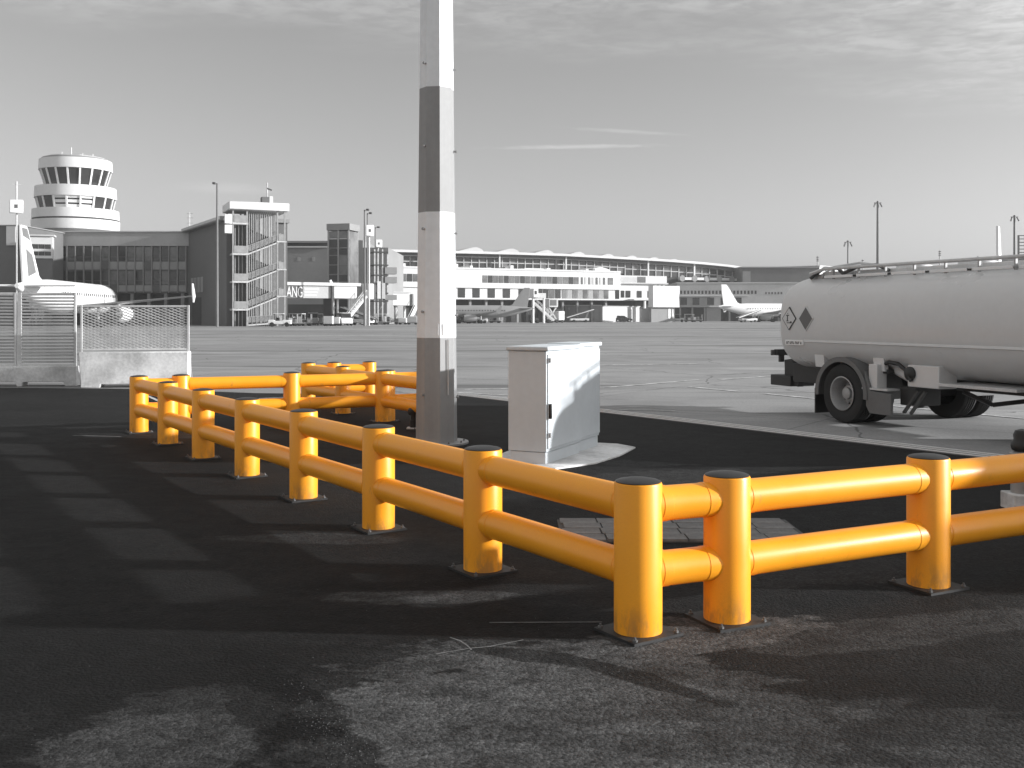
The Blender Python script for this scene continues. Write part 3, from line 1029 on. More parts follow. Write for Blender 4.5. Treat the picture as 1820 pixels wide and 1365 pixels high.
# ------------------------------------------------------------------ facades far away
class Fac:
    """a facade plane: px columns and rows to metres in the facade's own frame"""

    def __init__(s, x0, Y, yaw=0):
        s.O = Vector(((x0 - 910) * Y / F, Y, 0)); s.yaw = R(yaw)
        s.c, s.s = math.cos(s.yaw), math.sin(s.yaw)

    def t(s, x, d=0):
        k = (x - 910) / F
        ox = s.O.x - s.s * d; oy = s.O.y + s.c * d
        return (k * oy - ox) / (s.c - k * s.s)

    def z(s, x, y, d=0):
        Y = s.O.y + s.c * d + s.s * s.t(x, d)
        return EYE + (HOR - y) * Y / F

    def thing(s, name, label, cat, group=None):
        return thing(name, label, cat, s.O[:], s.yaw, group)

    def box(s, x0, x1, yt, yb, d0, d1, xz=None):
        """front face at depth d0, seen between columns x0..x1 and rows yt..yb"""
        xm = (x0 + x1) / 2 if xz is None else xz
        zb_ = 0 if yb is None else s.z(xm, yb, d0)
        return MB().box(s.t(x0, d0), s.t(x1, d0), d0, d1, zb_, s.z(xm, yt, d0))


# control tower
CY = 190.0; mp = CY / F
ctw = thing('control_tower', 'round white airport control tower with three stacked rings above the roofs', 'tower', ((135 - 910) * mp, CY, 0))
zt = lambda y: EYE + (HOR - y) * mp
MB().cyl((0, 0, 0), (0, 0, zt(410)), 58 * mp, n=40).build('shaft', M_wall_pale, ctw)


def ring(name, r0, r1, y0, y1, mat=M_wall_white, n=64):
    return MB().lathe([(r0 * mp * .8, zt(y1)), (r0 * mp, zt(y1)), (r1 * mp, zt(y0)), (r1 * mp * .97, zt(y0) + .02), (r1 * mp * .5, zt(y0) + .15)], n).build(name, mat, ctw)


ring('gallery_ring', 72.5, 73, 394, 411)
ring('gallery_gap', 70, 70, 391, 394, M_wall_deep)
ring('gallery_ring', 72, 71.5, 375, 391)
ring('gallery_ring', 68, 67, 335, 354)
ring('roof_ring', 61, 60, 287, 305)
MB().lathe([(57 * mp, zt(287) + .1), (56 * mp, zt(284)), (20 * mp, zt(283))], 40).build('roof', M_wall_mid, ctw)


def glazing(rb, rt, yb, yt, n, solid=()):
    MB().lathe([((rb - 3) * mp, zt(yb)), ((rt - 3) * mp, zt(yt))], 40).build('inner_core', M_wall_deep, ctw)
    for i in range(n):
        a0 = 2 * math.pi * (i + .04) / n; a1 = 2 * math.pi * (i + .96) / n
        pr = lambda r, a, z: (r * mp * math.cos(a), r * mp * math.sin(a), z)
        white = i in solid
        if white:
            for (ka, kb) in ((0, .28), (.42, .66), (.8, 1)):
                za = zt(yb + (yt - yb) * ka); zb_ = zt(yb + (yt - yb) * kb)
                ra = rb + (rt - rb) * ka; rc = rb + (rt - rb) * kb
                MB().add([pr(ra, a0, za), pr(ra, a1, za), pr(rc, a1, zb_), pr(rc, a0, zb_), pr(ra - 2, a0, za), pr(ra - 2, a1, za), pr(rc - 2, a1, zb_), pr(rc - 2, a0, zb_)],
                         [(0, 1, 2, 3), (7, 6, 5, 4), (0, 4, 5, 1), (1, 5, 6, 2), (2, 6, 7, 3), (3, 7, 4, 0)]).build('panel', M_wall_white, ctw, angle=0)
        else:
            MB().add([pr(rb, a0, zt(yb)), pr(rb, a1, zt(yb)), pr(rt, a1, zt(yt)), pr(rt, a0, zt(yt)), pr(rb - 1, a0, zt(yb)), pr(rb - 1, a1, zt(yb)), pr(rt - 1, a1, zt(yt)), pr(rt - 1, a0, zt(yt))],
                     [(0, 1, 2, 3), (7, 6, 5, 4), (0, 4, 5, 1), (1, 5, 6, 2), (2, 6, 7, 3), (3, 7, 4, 0)]).build('pane', M_glass, ctw, angle=0)
        a = 2 * math.pi * i / n
        MB().bar(pr(rb + .3, a, zt(yb)), pr(rt + .3, a, zt(yt)), .30, .30, (math.cos(a), math.sin(a), 0)).build('mullion', M_white, ctw, angle=0)


glazing(49, 58, 334, 305, 18)
glazing(60, 65, 375, 354, 18, solid=(13, 14, 15))
for dx, y in ((-25, 270), (-8, 262), (12, 272), (30, 274)):
    MB().cyl((dx * mp, 0, zt(284)), (dx * mp, 0, zt(y)), .06, n=6).build('antenna', M_galv, ctw)
MB().tube([(25 * mp * math.cos(a / 12 * 6.283) * 2, 25 * mp * math.sin(a / 12 * 6.283) * 2, zt(282)) for a in range(13)], .05, 6).build('roof_railing', M_galv, ctw)

# office building under the tower
fo = Fac(48, 165, 0)
ob = fo.thing('office_building', 'dark office building with two rows of windows below the control tower', 'building')
zr = fo.z(200, 413)
x0, x1 = fo.t(48), fo.t(336)
MB().box(x0, x1, .3, 30, fo.z(200, 521), zr).build('wall', M_wall_dark, ob, angle=0)
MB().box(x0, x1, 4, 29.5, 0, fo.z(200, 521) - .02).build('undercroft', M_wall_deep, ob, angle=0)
MB().box(x0, x1 + .0, 0, .28, fo.z(200, 437), zr).build('parapet', M_parapet, ob, angle=0)
MB().box(x0 - .2, x1, -.2, 30.2, zr + .02, zr + .22).build('coping', M_wall_pale, ob, angle=0)
cw = 15.15
for r, (ya, yb, sa, sb) in enumerate(((439, 463, 465, 479), (482, 505, 507, 518))):
    zc0, zc1, zd0, zd1 = fo.z(200, yb), fo.z(200, ya), fo.z(200, sb), fo.z(200, sa)
    for i in range(15):
        xa = fo.t(104.5 + i * cw); xb = fo.t(104.5 + i * cw + 12.4)
        w = MB().box(xa, xb, .22, .32, zc0, zc1).build('window', (M_glass, M_glass, M_glass, M_glass_mid, M_glass, M_blind)[random.randrange(6)], ob, angle=0)
        MB().box(xa - .02, xb + .02, .10, .26, (zc0 + zc1) / 2 - .55, (zc0 + zc1) / 2 - .47).build('window_bar', M_wall_dark, w, angle=0)
        MB().box(xa - .03, xb + .03, .12, .31, zd0, zd1).build('spandrel', M_spandrel if (i * 7 + r * 3) % 5 else M_wall_dark, ob, angle=0)
for i in range(16):
    xa = fo.t(104.5 + i * cw - 2.4); xb = fo.t(104.5 + i * cw - .4)
    MB().box(xa, xb, -.05, .305, fo.z(200, 520), fo.z(200, 437) - .02).build('pilaster', M_wall_mid, ob, angle=0)
for i in range(9):
    xa = fo.t(80 + i * 30)
    MB().box(xa, xa + .5, .4, .9, 0, fo.z(200, 521) - .03).build('column', M_wall_mid, ob, angle=0)
tag(ob, None)
# antenna on its roof
a = at(337, 380, 170)
t = thing('roof_antenna', 'thin antenna on the office roof right of the control tower', 'antenna', (a.x, a.y, zr + .2))
MB().cyl((0, 0, 0), (0, 0, a.z - zr), .06, n=6).build('rod', M_galv, t)
MB().box(-.3, .3, -.3, .3, -.2, 1.3).build('base', M_white, t)
for k in (.75, .5, .95):
    MB().bar((-.5, 0, (a.z - zr) * k), (.6, 0, (a.z - zr) * k), .06, .06).build('arm', M_steel, t)

# gable wing coming forward
pA = Vector(((335 - 910) * 165 / F, 165, 0)); pB = Vector(((402 - 910) * 144 / F, 144, 0))
wl = (pB - pA).length
wing = thing('terminal_wing', 'blank dark wing wall running forward beside the open stair tower', 'building', pA[:], math.atan2((pB - pA).y, (pB - pA).x))
MB().box(0, wl, 0.02, 9, 0, zr - .05).build('wall', M_wall_dark, wing, angle=0)
MB().box(-.6, wl + .5, -1.0, 9.2, zr, zr + .55).build('eave', M_wall_mid, wing, angle=0)
MB().box(-.6, wl + .5, -1.06, -1.01, zr + .15, zr + .50).build('fascia', M_wall_pale, wing, angle=0)
MB().box(3, 9, -.06, 0.01, 0, 4.4).build('gate_door', M_wall_deep, wing, angle=0)
for i in range(4):
    MB().box(2 + i * 2.2, 3.6 + i * 2.2, -.04, .015, 5.2, 7.6).build('wall_panel', M_spandrel, wing, angle=0)

# far-left blocks
fl = Fac(-60, 150, 0)
t = fl.thing('terminal_block', 'dark plain block at the far left edge', 'building')
fl.box(-60, 38, 401, None, 0, 14).build('wall', M_wall_dark, t, angle=0)
fl.box(-60, 39, 399.5, 401.2, -.2, 14.2).build('coping', M_wall_mid, t, angle=0)
fl.box(11, 27, 402, 436, -.25, -.01).build('pale_panel', M_wall_pale, t, angle=0)
fl.box(29, 36, 425, 446, -.10, -.01).build('window', M_glass, t, angle=0)
fw = Fac(52, 147, 18)
t = fw.thing('roof_lantern', 'white block with two dark window bands beside the aircraft fin', 'building')
xa, xb = fw.t(52), fw.t(93)
MB().box(xa, xb, 0, 2.0, fw.z(72, 459), fw.z(72, 420)).build('wall', M_wall_white, t, angle=0)
MB().box(xa + .3, xb - .1, .15, 1.9, 0, fw.z(72, 459) - .02).build('stem_wall', M_wall_dark, t, angle=0)
for ya, yb in ((434, 442), (447, 454)):
    for i in range(3):
        q0, q1 = xa + (xb - xa) * (.12 + .28 * i), xa + (xb - xa) * (.38 + .28 * i)
        MB().box(q0, q1, -.05, .02, fw.z(72, yb), fw.z(72, ya)).build('window', M_glass, t, angle=0)
MB().box(xa - .3, xb + .3, -.3, 2.2, fw.z(72, 420) + .02, fw.z(72, 417)).build('roof', M_wall_pale, t, angle=0)


def gate_sign(label, x, yt, Y, y0, w=22, hgt=24, ymast=None, yb=None, mat=None):
    """square illuminated sign box on a post"""
    p = at(x, 0, Y); s_ = Y / F
    t = thing('gate_sign', label, 'sign', (p.x, Y, 0), R(20), 'square white gate signs')
    zt_ = EYE + (HOR - yt) * s_
    MB().box(-w * s_ / 2, w * s_ / 2, -.2, .2, zt_ - hgt * s_, zt_).build('sign_box', M_sign, t, bevel=.12)
    MB().box(-w * s_ * .12, w * s_ * .12, -.23, -.205, zt_ - hgt * s_ * .62, zt_ - hgt * s_ * .36).build('symbol', M_ink_mid, t, angle=0)
    zm = EYE + (HOR - (ymast or yt)) * s_
    MB().cyl((0, .35, 0), (0, .35, zm), .11, n=8).build('post', M_galv, t)
    if ymast:
        MB().bar((-.6, .35, zm - .4), (.6, .35, zm - .4), .08, .08).build('antenna_arm', M_galv, t)
    return t


gate_sign('square white sign on a tall mast at the far left', 29, 355, 140, 400, 22, 24, 322)
gate_sign('square white gate sign nearest the lift tower', 657, 400, 150, 0, 15, 20)
gate_sign('middle square white gate sign on a post left of the mast', 673, 426, 175, 0, 12, 14)
gate_sign('lowest square white gate sign close to the striped mast', 683, 443, 190, 0, 10, 12)


def lamp_mast(label, x, yt, Y, heads=1, r=.14, yb=None, side=1):
    p = at(x, yt, Y)
    t = thing('lamp_mast', label, 'lamp', (p.x, Y, 0), 0, 'apron lamp masts')
    H = p.z
    MB().cyl((0, 0, 0), (0, 0, H), r * 1.3, r * .8, n=10).build('pole', M_steel_dark if heads != 1 else M_lamp_pole, t)
    s_ = Y / F
    if heads == 1:
        MB().bar((0, 0, H - .1), (side * 6 * s_, 0, H + .05), .12, .12).build('arm', M_galv, t)
        MB().box(min(side * 3 * s_, side * 8 * s_), max(side * 3 * s_, side * 8 * s_), -.25, .25, H - .12, H + .16).build('lamp_head', M_steel_dark, t, bevel=.05)
    else:
        MB().bar((-6.5 * s_, 0, H - .4 * s_), (6.5 * s_, 0, H - .4 * s_), .3 * s_ * 3, .3 * s_ * 3).build('crossarm', M_steel_dark, t)
        MB().lathe([(.4 * s_, 0), (2.2 * s_, 1 * s_), (2.0 * s_, 3 * s_), (.5 * s_, 4 * s_)], 12, (0, 0, H - 1 * s_)).build('head', M_steel_dark, t)
        for sx in (-1, 1):
            MB().bar((sx * 4 * s_, 0, H - 1 * s_), (sx * 7 * s_, -.3, H - 8 * s_), 2.4 * s_, 2.0 * s_).build('floodlight', M_steel_dark, t)
    return t


lamp_mast('thin lamp mast in front of the dark wing, left of the stair tower', 386, 326, 138, 1, .16, side=-1)
lamp_mast('taller thin lamp mast right of the lift tower', 648, 373, 146, 1, .13)
lamp_mast('thin lamp mast just right of the taller one', 653, 379, 156, 1, .12)
lamp_mast('small lamp mast above the middle gate sign', 667, 404, 185, 1, .12)
lamp_mast('tallest floodlight mast on the right, above the tanker', 1560, 360, 330, 2, .45)
lamp_mast('shorter floodlight mast left of the tallest one', 1507, 430, 420, 2, .35)
lamp_mast('floodlight mast at the right edge behind the white fin', 1803, 385, 260, 2, .30)
for x, yt, w in ((1453, 455, 'above the end of the dark hall'), (1533, 461, 'left of the tallest floodlight mast'), (1670, 445, 'above the middle of the tanker'), (1738, 455, 'left of the white tail fin')):
    Y = 300; s_ = Y / F; p = at(x, yt, Y)
    t = thing('antenna_mast', 'slim antenna mast ' + w, 'antenna', (p.x, Y, 0), 0, 'slim antenna masts on the skyline')
    MB().cyl((0, 0, 0), (0, 0, p.z), .18, n=8).build('pole', M_steel, t)
    for k in (1.5, 5, 8):
        MB().box(-1.4 * s_, 1.6 * s_, -.3, .3, p.z - (k + 1.6) * s_, p.z - k * s_).build('aerial', M_steel_dark, t)
# frame mast at right edge
p = at(1812, 418, 255); s_ = 255 / F
t = thing('radar_frame', 'dark lattice frame at the right edge beside the floodlight mast', 'tower', (p.x, 255, 0))
for dx in (-3, 9):
    MB().box(dx * s_, (dx + 2.4) * s_, -.2, .2, 0, p.z).build('upright', M_steel_dark, t)
for i in range(9):
    z = p.z - i * 6 * s_
    MB().box(-.6 * s_, 9 * s_, -.12, .12, z - .2, z).build('rung', M_steel_dark, t)
MB().box(-18 * s_, 30 * s_, .5, 6, 0, EYE + (HOR - 457) * s_).build('base_housing', M_wall_mid, t)

# open stair tower
fs = Fac(413, 142, 24)
stt = fs.thing('stair_tower', 'tall open steel stair tower with white flat roof in front of dark wing', 'tower')
X0, X1 = fs.t(413), fs.t(508)
DP = 6.0
sz = lambda y: fs.z(460, y)
MB().box(X0 - .5, X1 + .4, -.5, DP + .4, sz(374), sz(360)).build('roof', M_wall_white, stt, bevel=.08)
MB().box(X0 + 2.0, X1 - 1.0, 2.4, 2.6, .0, sz(376)).build('core_wall', M_wall_mid, stt, angle=0)
MB().box(X0 + .2, X0 + 1.95, 1.5, DP - .3, .0, sz(382)).build('lift_shaft', M_wall_deep, stt, angle=0)
for x in (X0, X0 + 1.95, X1 - 1.3, X1 - .25):
    for y in (0, DP - .25):
        MB().box(x, x + .22, y, y + .22, 0, sz(374) - .01).build('column', M_steel, stt, angle=0)
for i in range(6):
    x = X0 + 2.3 + i * (X1 - X0 - 3.6) / 6
    MB().box(x, x + .62 * (X1 - X0 - 3.6) / 6, 2.30, 2.39, .4, sz(378)).build('wall_panel', M_wall_pale if i % 2 else M_wall_mid, stt, angle=0)
for i in range(13):
    x = X0 + 2.4 + i * (X1 - X0 - 3.9) / 12
    MB().box(x, x + .12, .55, .63, 0, sz(376)).build('guard_bar', M_steel, stt, angle=0)
for i in range(3):
    x = X0 + .55 + i * .5
    MB().box(x, x + .07, 1.38, 1.46, 0, sz(382)).build('guard_bar', M_galv, stt, angle=0)
lv = [398, 452, 501, 550]
for y in lv:
    z = sz(y)
    MB().box(X0 + .0, X0 + 2.2, -.08, DP - .5, z - .16, z + .10).build('landing', M_galv, stt, angle=0)
    MB().box(X0 + .24, X0 + 1.93, -.05, .0, z + .14, z + 1.15).build('parapet_panel', M_steel, stt, angle=0)
for ya, yb in ((452, 428), (501, 478), (550, 526), (598, 574)):
    za, zb_ = sz(ya), sz(yb)
    if za < 0: za = 0.15
    pa, pb = Vector((X0 + 2.2, .1, za)), Vector((X1 - .7, .1, zb_))
    MB().bar(pa, pb, .14, .20).build('stringer', M_galv, stt, angle=0)
    MB().bar(pa + Vector((0, -.06, 1.2)), pb + Vector((0, -.06, 1.2)), .06, .06).build('hand_rail', M_steel, stt, angle=0)
    for k in range(9):
        q = pa.lerp(pb, k / 8)
        MB().bar(q + Vector((0, -.06, 0)), q + Vector((0, -.06, 1.2)), .06, .06).build('baluster', M_steel, stt, angle=0)
    MB().bar(pa + Vector((0, 1.5, 0)), pb + Vector((0, 1.5, 0)), .14, .30).build('stringer', M_galv, stt, angle=0)
    MB().bar(pa + Vector((0, -.02, .75)), pb + Vector((0, -.02, .75)), .05, .80).build('balustrade', M_mesh, stt, angle=0)
    for k in range(12):
        q = pa.lerp(pb, (k + .5) / 12)
        MB().box(q.x - .17, q.x + .17, .18, 1.52, q.z - .03, q.z + .03).build('tread', M_steel, stt, angle=0)
    MB().box(X1 - 1.3, X1 + .1, -.05, 2.2, zb_ - .12, zb_ + .06).build('landing', M_galv, stt, angle=0)
    MB().box(X1 - 1.05, X1 - .3, -.04, .0, zb_ + .1, zb_ + 1.05).build('parapet_panel', M_steel, stt, angle=0)
    # return flight behind
    if za > .2:
        MB().bar(Vector((X1 - .7, 1.9, zb_)), Vector((X0 + 2.3, 1.9, zb_ + (zb_ - za) * .95)), 1.0, .14).build('return_flight', M_steel_dark, stt, angle=0)
MB().box(fs.t(465, 2), fs.t(478, 2), 1.5, 3, sz(360) + .02, sz(347)).build('roof_housing', M_wall_dark, stt, angle=0)
MB().box(fs.t(478.2, 2), fs.t(484, 2), 1.5, 3, sz(360) + .02, sz(346)).build('roof_vent', M_white, stt, angle=0)
MB().cyl((fs.t(475, 2), 2, sz(347)), (fs.t(475, 2), 2, sz(321)), .08, n=8).build('roof_mast', M_steel, stt)
MB().bar((fs.t(475, 2), 2, sz(331)), (fs.t(483, 2), 2, sz(334)), .2, .2).build('roof_lamp', M_steel_dark, stt)
for ya, yb in ((384, 400), (402, 417)):
    MB().box(X0 - 1.15, X0 - .15, -.7, -.35, sz(yb), sz(ya)).build('gate_number_box', M_sign, stt, bevel=.05)

# dark hall block right of the stair tower
f2 = Fac(500, 178, 0)
b2 = f2.thing('departure_block', 'windowless dark grey block between stair tower and lift tower', 'building')
f2.box(500, 690, 440, None, 0, 25).build('wall', M_wall_mid, b2, angle=0)
f2.box(500, 582, 437.5, 440, -.3, 25).build('ledge', M_wall_pale, b2, angle=0)
f2.box(500, 582, 431.5, 437.4, .2, 25).build('clerestory', M_wall_deep, b2, angle=0)
f2.box(500, 584, 428, 431.4, -.4, 25.4).build('roof', M_wall_mid, b2, angle=0)
f2.box(626, 645, 427, 439.9, .5, 20).build('roof_plant', M_wall_mid, b2, angle=0)
for x in (531, 557):
    f2.box(x - 2.5, x + 2.5, 457, 464, -.05, -.003).build('wall_lamp', M_spandrel, b2, angle=0)
f2.box(512, 590, 541, 578, -.06, -.004).build('doorway', M_wall_deep, b2, angle=0)

# glazed lift tower
f3 = Fac(582, 168, -14)
lt = f3.thing('lift_tower', 'slim dark glazed lift tower with flat cap right of the stair tower', 'tower')
u0, u1 = f3.t(582), f3.t(620)
lz = lambda y: f3.z(600, y)
MB().box(u0 - .1, u1 + .2, -.15, 4.2, lz(409), lz(397.5)).build('cap', M_wall_mid, lt, angle=0)
for x in (u0, (u0 + u1) / 2 - .12, u1 - .24):
    for y in (0, 3.8):
        MB().box(x, x + .24, y, y + .24, 0, lz(409) - .01).build('column', M_steel, lt, angle=0)
for i, (ya, yb) in enumerate(((411, 424), (426, 440), (443, 453), (455, 470), (472, 487), (489, 500), (503, 520), (523, 545), (548, 575))):
    for j in range(2):
        q0 = u0 + .28 + j * ((u1 - u0) / 2 - .12); q1 = q0 + (u1 - u0) / 2 - .45
        MB().box(q0, q1, .06, .12, lz(yb), lz(ya)).build('pane', M_glass_mid if (i == 0 or (j == 1 and i in (3, 4))) else M_glass, lt, angle=0)
    MB().box(u0 + .26, u1 - .26, .02, 3.7, lz(yb + 2), lz(yb + .6)).build('floor_beam', M_wall_dark, lt, angle=0)
MB().box(u1 + .02, u1 + .10, .3, 3.7, 0, lz(411)).build('side_glass', M_glass_mid, lt, angle=0)

# ------------------------------------------------------------------ jet bridges
fj = Fac(505, 150, 30)
jb = fj.thing('jet_bridge', 'pale jet bridge with lettered panel between stair tower and service stairs', 'jet bridge')
jz = lambda y: fj.z(560, y)
g0, g1 = fj.t(505), fj.t(588)
MB().box(g0, g1, 0, 3.4, jz(530), jz(508)).build('tunnel', M_wall_pale, jb, angle=0)
MB().box(g0 - .2, fj.t(640), -.35, 3.7, jz(507.5), jz(502)).build('roof', M_wall_white, jb, angle=0)
MB().box(fj.t(588) + .05, fj.t(591.5), -.3, 3.6, 0, jz(508) - .01).build('support_leg', M_steel_dark, jb, angle=0)
MB().box(fj.t(592), fj.t(634), -.15, 3.4, fj.z(612, 531), fj.z(612, 508)).build('tunnel_end', M_wall_white, jb, bevel=.15)
MB().box(fj.t(634.5), fj.t(644), .2, 3.0, fj.z(640, 529), fj.z(640, 506)).build('bellows', M_wall_mid, jb, angle=0)
MB().box(fj.t(644.5), fj.t(663), -.4, 3.6, fj.z(653, 532), fj.z(653, 504)).build('bridge_cab', M_wall_white, jb, bevel=.1)
MB().box(fj.t(663.5), fj.t(669), .3, 3.0, fj.z(666, 530), fj.z(666, 505)).build('canopy', M_wall_dark, jb, angle=0)
MB().box(g0 + .05, fj.t(539), -.06, -.01, jz(529.5), jz(509)).build('ad_panel', M_wall_dark, jb, angle=0)
for i in range(3):
    ya = 513 + i * 5.4
    MB().box(fj.t(541), fj.t(566 - i * 2), -.05, -.01, jz(ya + 2.4), jz(ya)).build('ad_stripe', M_sign, jb, angle=0)
tc_ = bpy.data.curves.new('lettering', 'FONT'); tc_.body = 'ANG'; tc_.size = 2.3; tc_.extrude = .02
tmp = bpy.data.objects.new('lettering', tc_); col.objects.link(tmp)
lme = bpy.data.meshes.new_from_object(tmp.evaluated_get(bpy.context.evaluated_depsgraph_get()))
bpy.data.objects.remove(tmp); bpy.data.curves.remove(tc_)
lme.name = 'lettering'; lme.materials.clear(); lme.materials.append(M_sign)
lo = link('lettering', lme, jb, (g0 + .35, -.085, jz(528.3)))
lo.rotation_euler = (R(90), 0, 0); lo.scale = (.50, 1, 1)
for x in (592.5, 600):
    MB().cyl((fj.t(x, 1.5), 1.5, 0), (fj.t(x, 1.5), 1.5, fj.z(x, 531)), .16, n=10).build('leg_post', M_white, jb)
MB().bar((fj.t(586), -.2, fj.z(590, 498)), (fj.t(590), -.2, fj.z(590, 507)), .35, .35).build('marker_light', M_white, jb)
# service stair of the bridge
sv0 = thing('service_stair', 'white steel service stair rising to the jet bridge cab', 'stairs', fj.O[:], fj.yaw)
pa = Vector((fj.t(612, -1.2), -1.2, .2)); pb = Vector((fj.t(652, -1.2), -1.2, fj.z(652, 527)))
for dy in (0, .9):
    MB().bar(pa + Vector((0, dy, 0)), pb + Vector((0, dy, 0)), .10, .32).build('stringer', M_white, sv0, angle=0)
    MB().bar(pa + Vector((0, dy, 1.0)), pb + Vector((0, dy, 1.0)), .07, .07).build('hand_rail', M_white, sv0, angle=0)
    for k in range(7):
        q = pa.lerp(pb, k / 6) + Vector((0, dy, 0))
        MB().bar(q, q + Vector((0, 0, 1.0)), .05, .05).build('baluster', M_white, sv0, angle=0)
for k in range(16):
    q = pa.lerp(pb, (k + .5) / 16)
    MB().box(q.x - .14, q.x + .14, -1.14, -.36, q.z, q.z + .04).build('tread', M_steel, sv0, angle=0)
for x in (650, 656):
    MB().bar((fj.t(x, -.7), -.7, 0), (fj.t(x, -.7), -.7, fj.z(x, 532)), .14, .14).build('leg', M_galv, sv0, angle=0)

# second gate: scaffold stair, white bridge
f4 = Fac(664, 172, 20)
ss = f4.thing('gate_scaffold', 'dark scaffold stair frame with pale uprights left of the striped mast', 'tower')
for x in (665, 671, 679, 688):
    for d in (0, 2.5):
        MB().box(f4.t(x, d), f4.t(x, d) + .22, d, d + .22, 0, f4.z(x, 443 if x < 680 else 452, d)).build('upright', M_galv, ss, angle=0)
for y in (447, 470, 488, 504, 520, 534):
    MB().box(f4.t(664), f4.t(690), -.1, 2.8, f4.z(676, y + 2.2), f4.z(676, y)).build('platform', M_steel_dark, ss, angle=0)
for i, (ya, yb) in enumerate(((475, 487), (492, 503), (524, 533))):
    MB().box(f4.t(684), f4.t(705), -.2, 2.0, f4.z(690, yb), f4.z(690, ya)).build('side_panel', M_wall_mid, ss, angle=0)
MB().box(f4.t(670), f4.t(676), -.35, 1.2, f4.z(672, 531), f4.z(672, 500)).build('pale_door', M_wall_white, ss, angle=0)
MB().box(f4.t(678), f4.t(684), -.35, 1.2, f4.z(680, 531), f4.z(680, 503)).build('pale_door', M_wall_pale, ss, angle=0)
for ya, yb in ((488, 470), (520, 504), (565, 536)):
    MB().bar((f4.t(667), 1.2, f4.z(667, ya)), (f4.t(686), 1.2, f4.z(686, yb)), .9, .2).build('flight', M_steel, ss, angle=0)

f5 = Fac(688, 185, 30)
j2 = f5.thing('jet_bridge', 'short white jet bridge half hidden by the striped mast', 'jet bridge')
MB().box(f5.t(688), f5.t(728), 0, 3, f5.z(710, 543), f5.z(710, 521)).build('tunnel', M_wall_white, j2, bevel=.1)
MB().box(f5.t(728.5), f5.t(733), .3, 2.7, f5.z(730, 541), f5.z(730, 523)).build('bellows', M_wall_mid, j2, angle=0)
MB().box(f5.t(733.5), f5.t(748), -.2, 3.2, f5.z(740, 543), f5.z(740, 522)).build('bridge_cab', M_wall_white, j2, bevel=.1)
MB().box(f5.t(687), f5.t(730), -.2, 3.2, f5.z(710, 520.6), f5.z(710, 518.6)).build('roof', M_wall_pale, j2, angle=0)
for x in (707, 722, 741):
    MB().box(f5.t(x), f5.t(x) + .4, 1, 1.4, 0, f5.z(x, 544)).build('leg', M_galv, j2, angle=0)
pa = Vector((f5.t(728, -1), -1, .2)); pb = Vector((f5.t(744, -1), -1, f5.z(744, 541)))
for dy in (0, .8):
    MB().bar(pa + Vector((0, dy, 0)), pb + Vector((0, dy, 0)), .1, .3).build('stair_stringer', M_white, j2, angle=0)
    MB().bar(pa + Vector((0, dy, 1)), pb + Vector((0, dy, 1)), .07, .07).build('stair_rail', M_white, j2, angle=0)

# ------------------------------------------------------------------ central terminal
f6 = Fac(684, 205, 27)
tm = f6.thing('terminal_building', 'long white terminal building with strip windows behind the striped mast', 'building')
ta, tb = f6.t(684), f6.t(1104)
tz = lambda y, x=900: f6.z(x, y)
# the facade is level, so heights are taken at one column
zroof = tz(480); zst0, zst1 = tz(503), tz(490); zl0, zl1 = tz(529.5), tz(513)
MB().box(ta, tb, .25, 18, tz(533), zroof).build('wall', M_wall_white, tm, angle=0)
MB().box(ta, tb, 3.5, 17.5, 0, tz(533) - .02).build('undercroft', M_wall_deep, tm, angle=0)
MB().box(ta - .1, tb + .1, -.7, .24, tz(532.5), tz(530)).build('ledge', M_wall_white, tm, angle=0)
MB().box(ta, tb, -.15, .24, tz(512.5), tz(509)).build('string_course', M_wall_white, tm, angle=0)
MB().box(ta, tb, .1, .8, zroof + .01, zroof + .35).build('coping', M_wall_white, tm, angle=0)


def strip(x0, x1, n, za, zb_, mats, gap=.18):
    for i in range(n):
        q0 = f6.t(x0 + (x1 - x0) * i / n); q1 = f6.t(x0 + (x1 - x0) * (i + 1) / n)
        MB().box(q0 + gap * .5, q1 - gap * .5, .18, .30, za, zb_).build('window', mats[i % len(mats)], tm, angle=0)


strip(858, 1030, 18, zst0, zst1, [M_glass_mid, M_glass, M_glass_mid])
strip(1032, 1078, 7, zst0, zst1, [M_glass_mid, M_wall_pale], .5)
strip(1081, 1091, 1, zst0, zst1, [M_glass_mid])
strip(690, 745, 5, zst0, zst1, [M_glass_mid, M_glass])
for x in (814, 840, 867, 894):
    strip(x, x + 14, 1, zl0, zl1, [M_glass])
strip(922, 998, 7, zl0, zl1, [M_glass, M_glass, M_glass_mid])
strip(999, 1083, 9, zl0, zl1, [M_glass_mid, M_spandrel])
strip(1094, 1102, 1, zl0, zl1, [M_glass])
for i in range(14):
    x = ta + 4 + i * (tb - ta - 8) / 13
    MB().box(x, x + .5, .5, 1.0, 0, tz(533) - .03).build('column', M_wall_mid, tm, angle=0)
for x, w, hh, mt in ((815, 6, 7, M_white), (829, 5, 4, M_wall_mid), (843, 4, 5, M_white), (872, 8, 3, M_wall_mid), (905, 5, 4, M_wall_mid), (915, 5, 7, M_white), (940, 34, 3, M_wall_white), (980, 6, 4, M_white), (1008, 8, 2.5, M_wall_mid), (1050, 4, 4, M_white), (1062, 4, 5, M_wall_mid), (700, 12, 5, M_wall_mid), (722, 5, 6, M_white)):
    MB().box(f6.t(x), f6.t(x + w), 2, 5, zroof + .02, zroof + hh * .13 + .25).build('roof_plant', mt, tm, angle=0)
# white canopy nose on the roof end
MB().prism([(f6.t(1058), zroof + .1), (f6.t(1104), zroof + .1), (f6.t(1106), zroof + .9), (f6.t(1090), zroof + 1.5), (f6.t(1072), zroof + 1.0)], 5.2, 12).build('roof_canopy', M_wall_white, tm, angle=0)

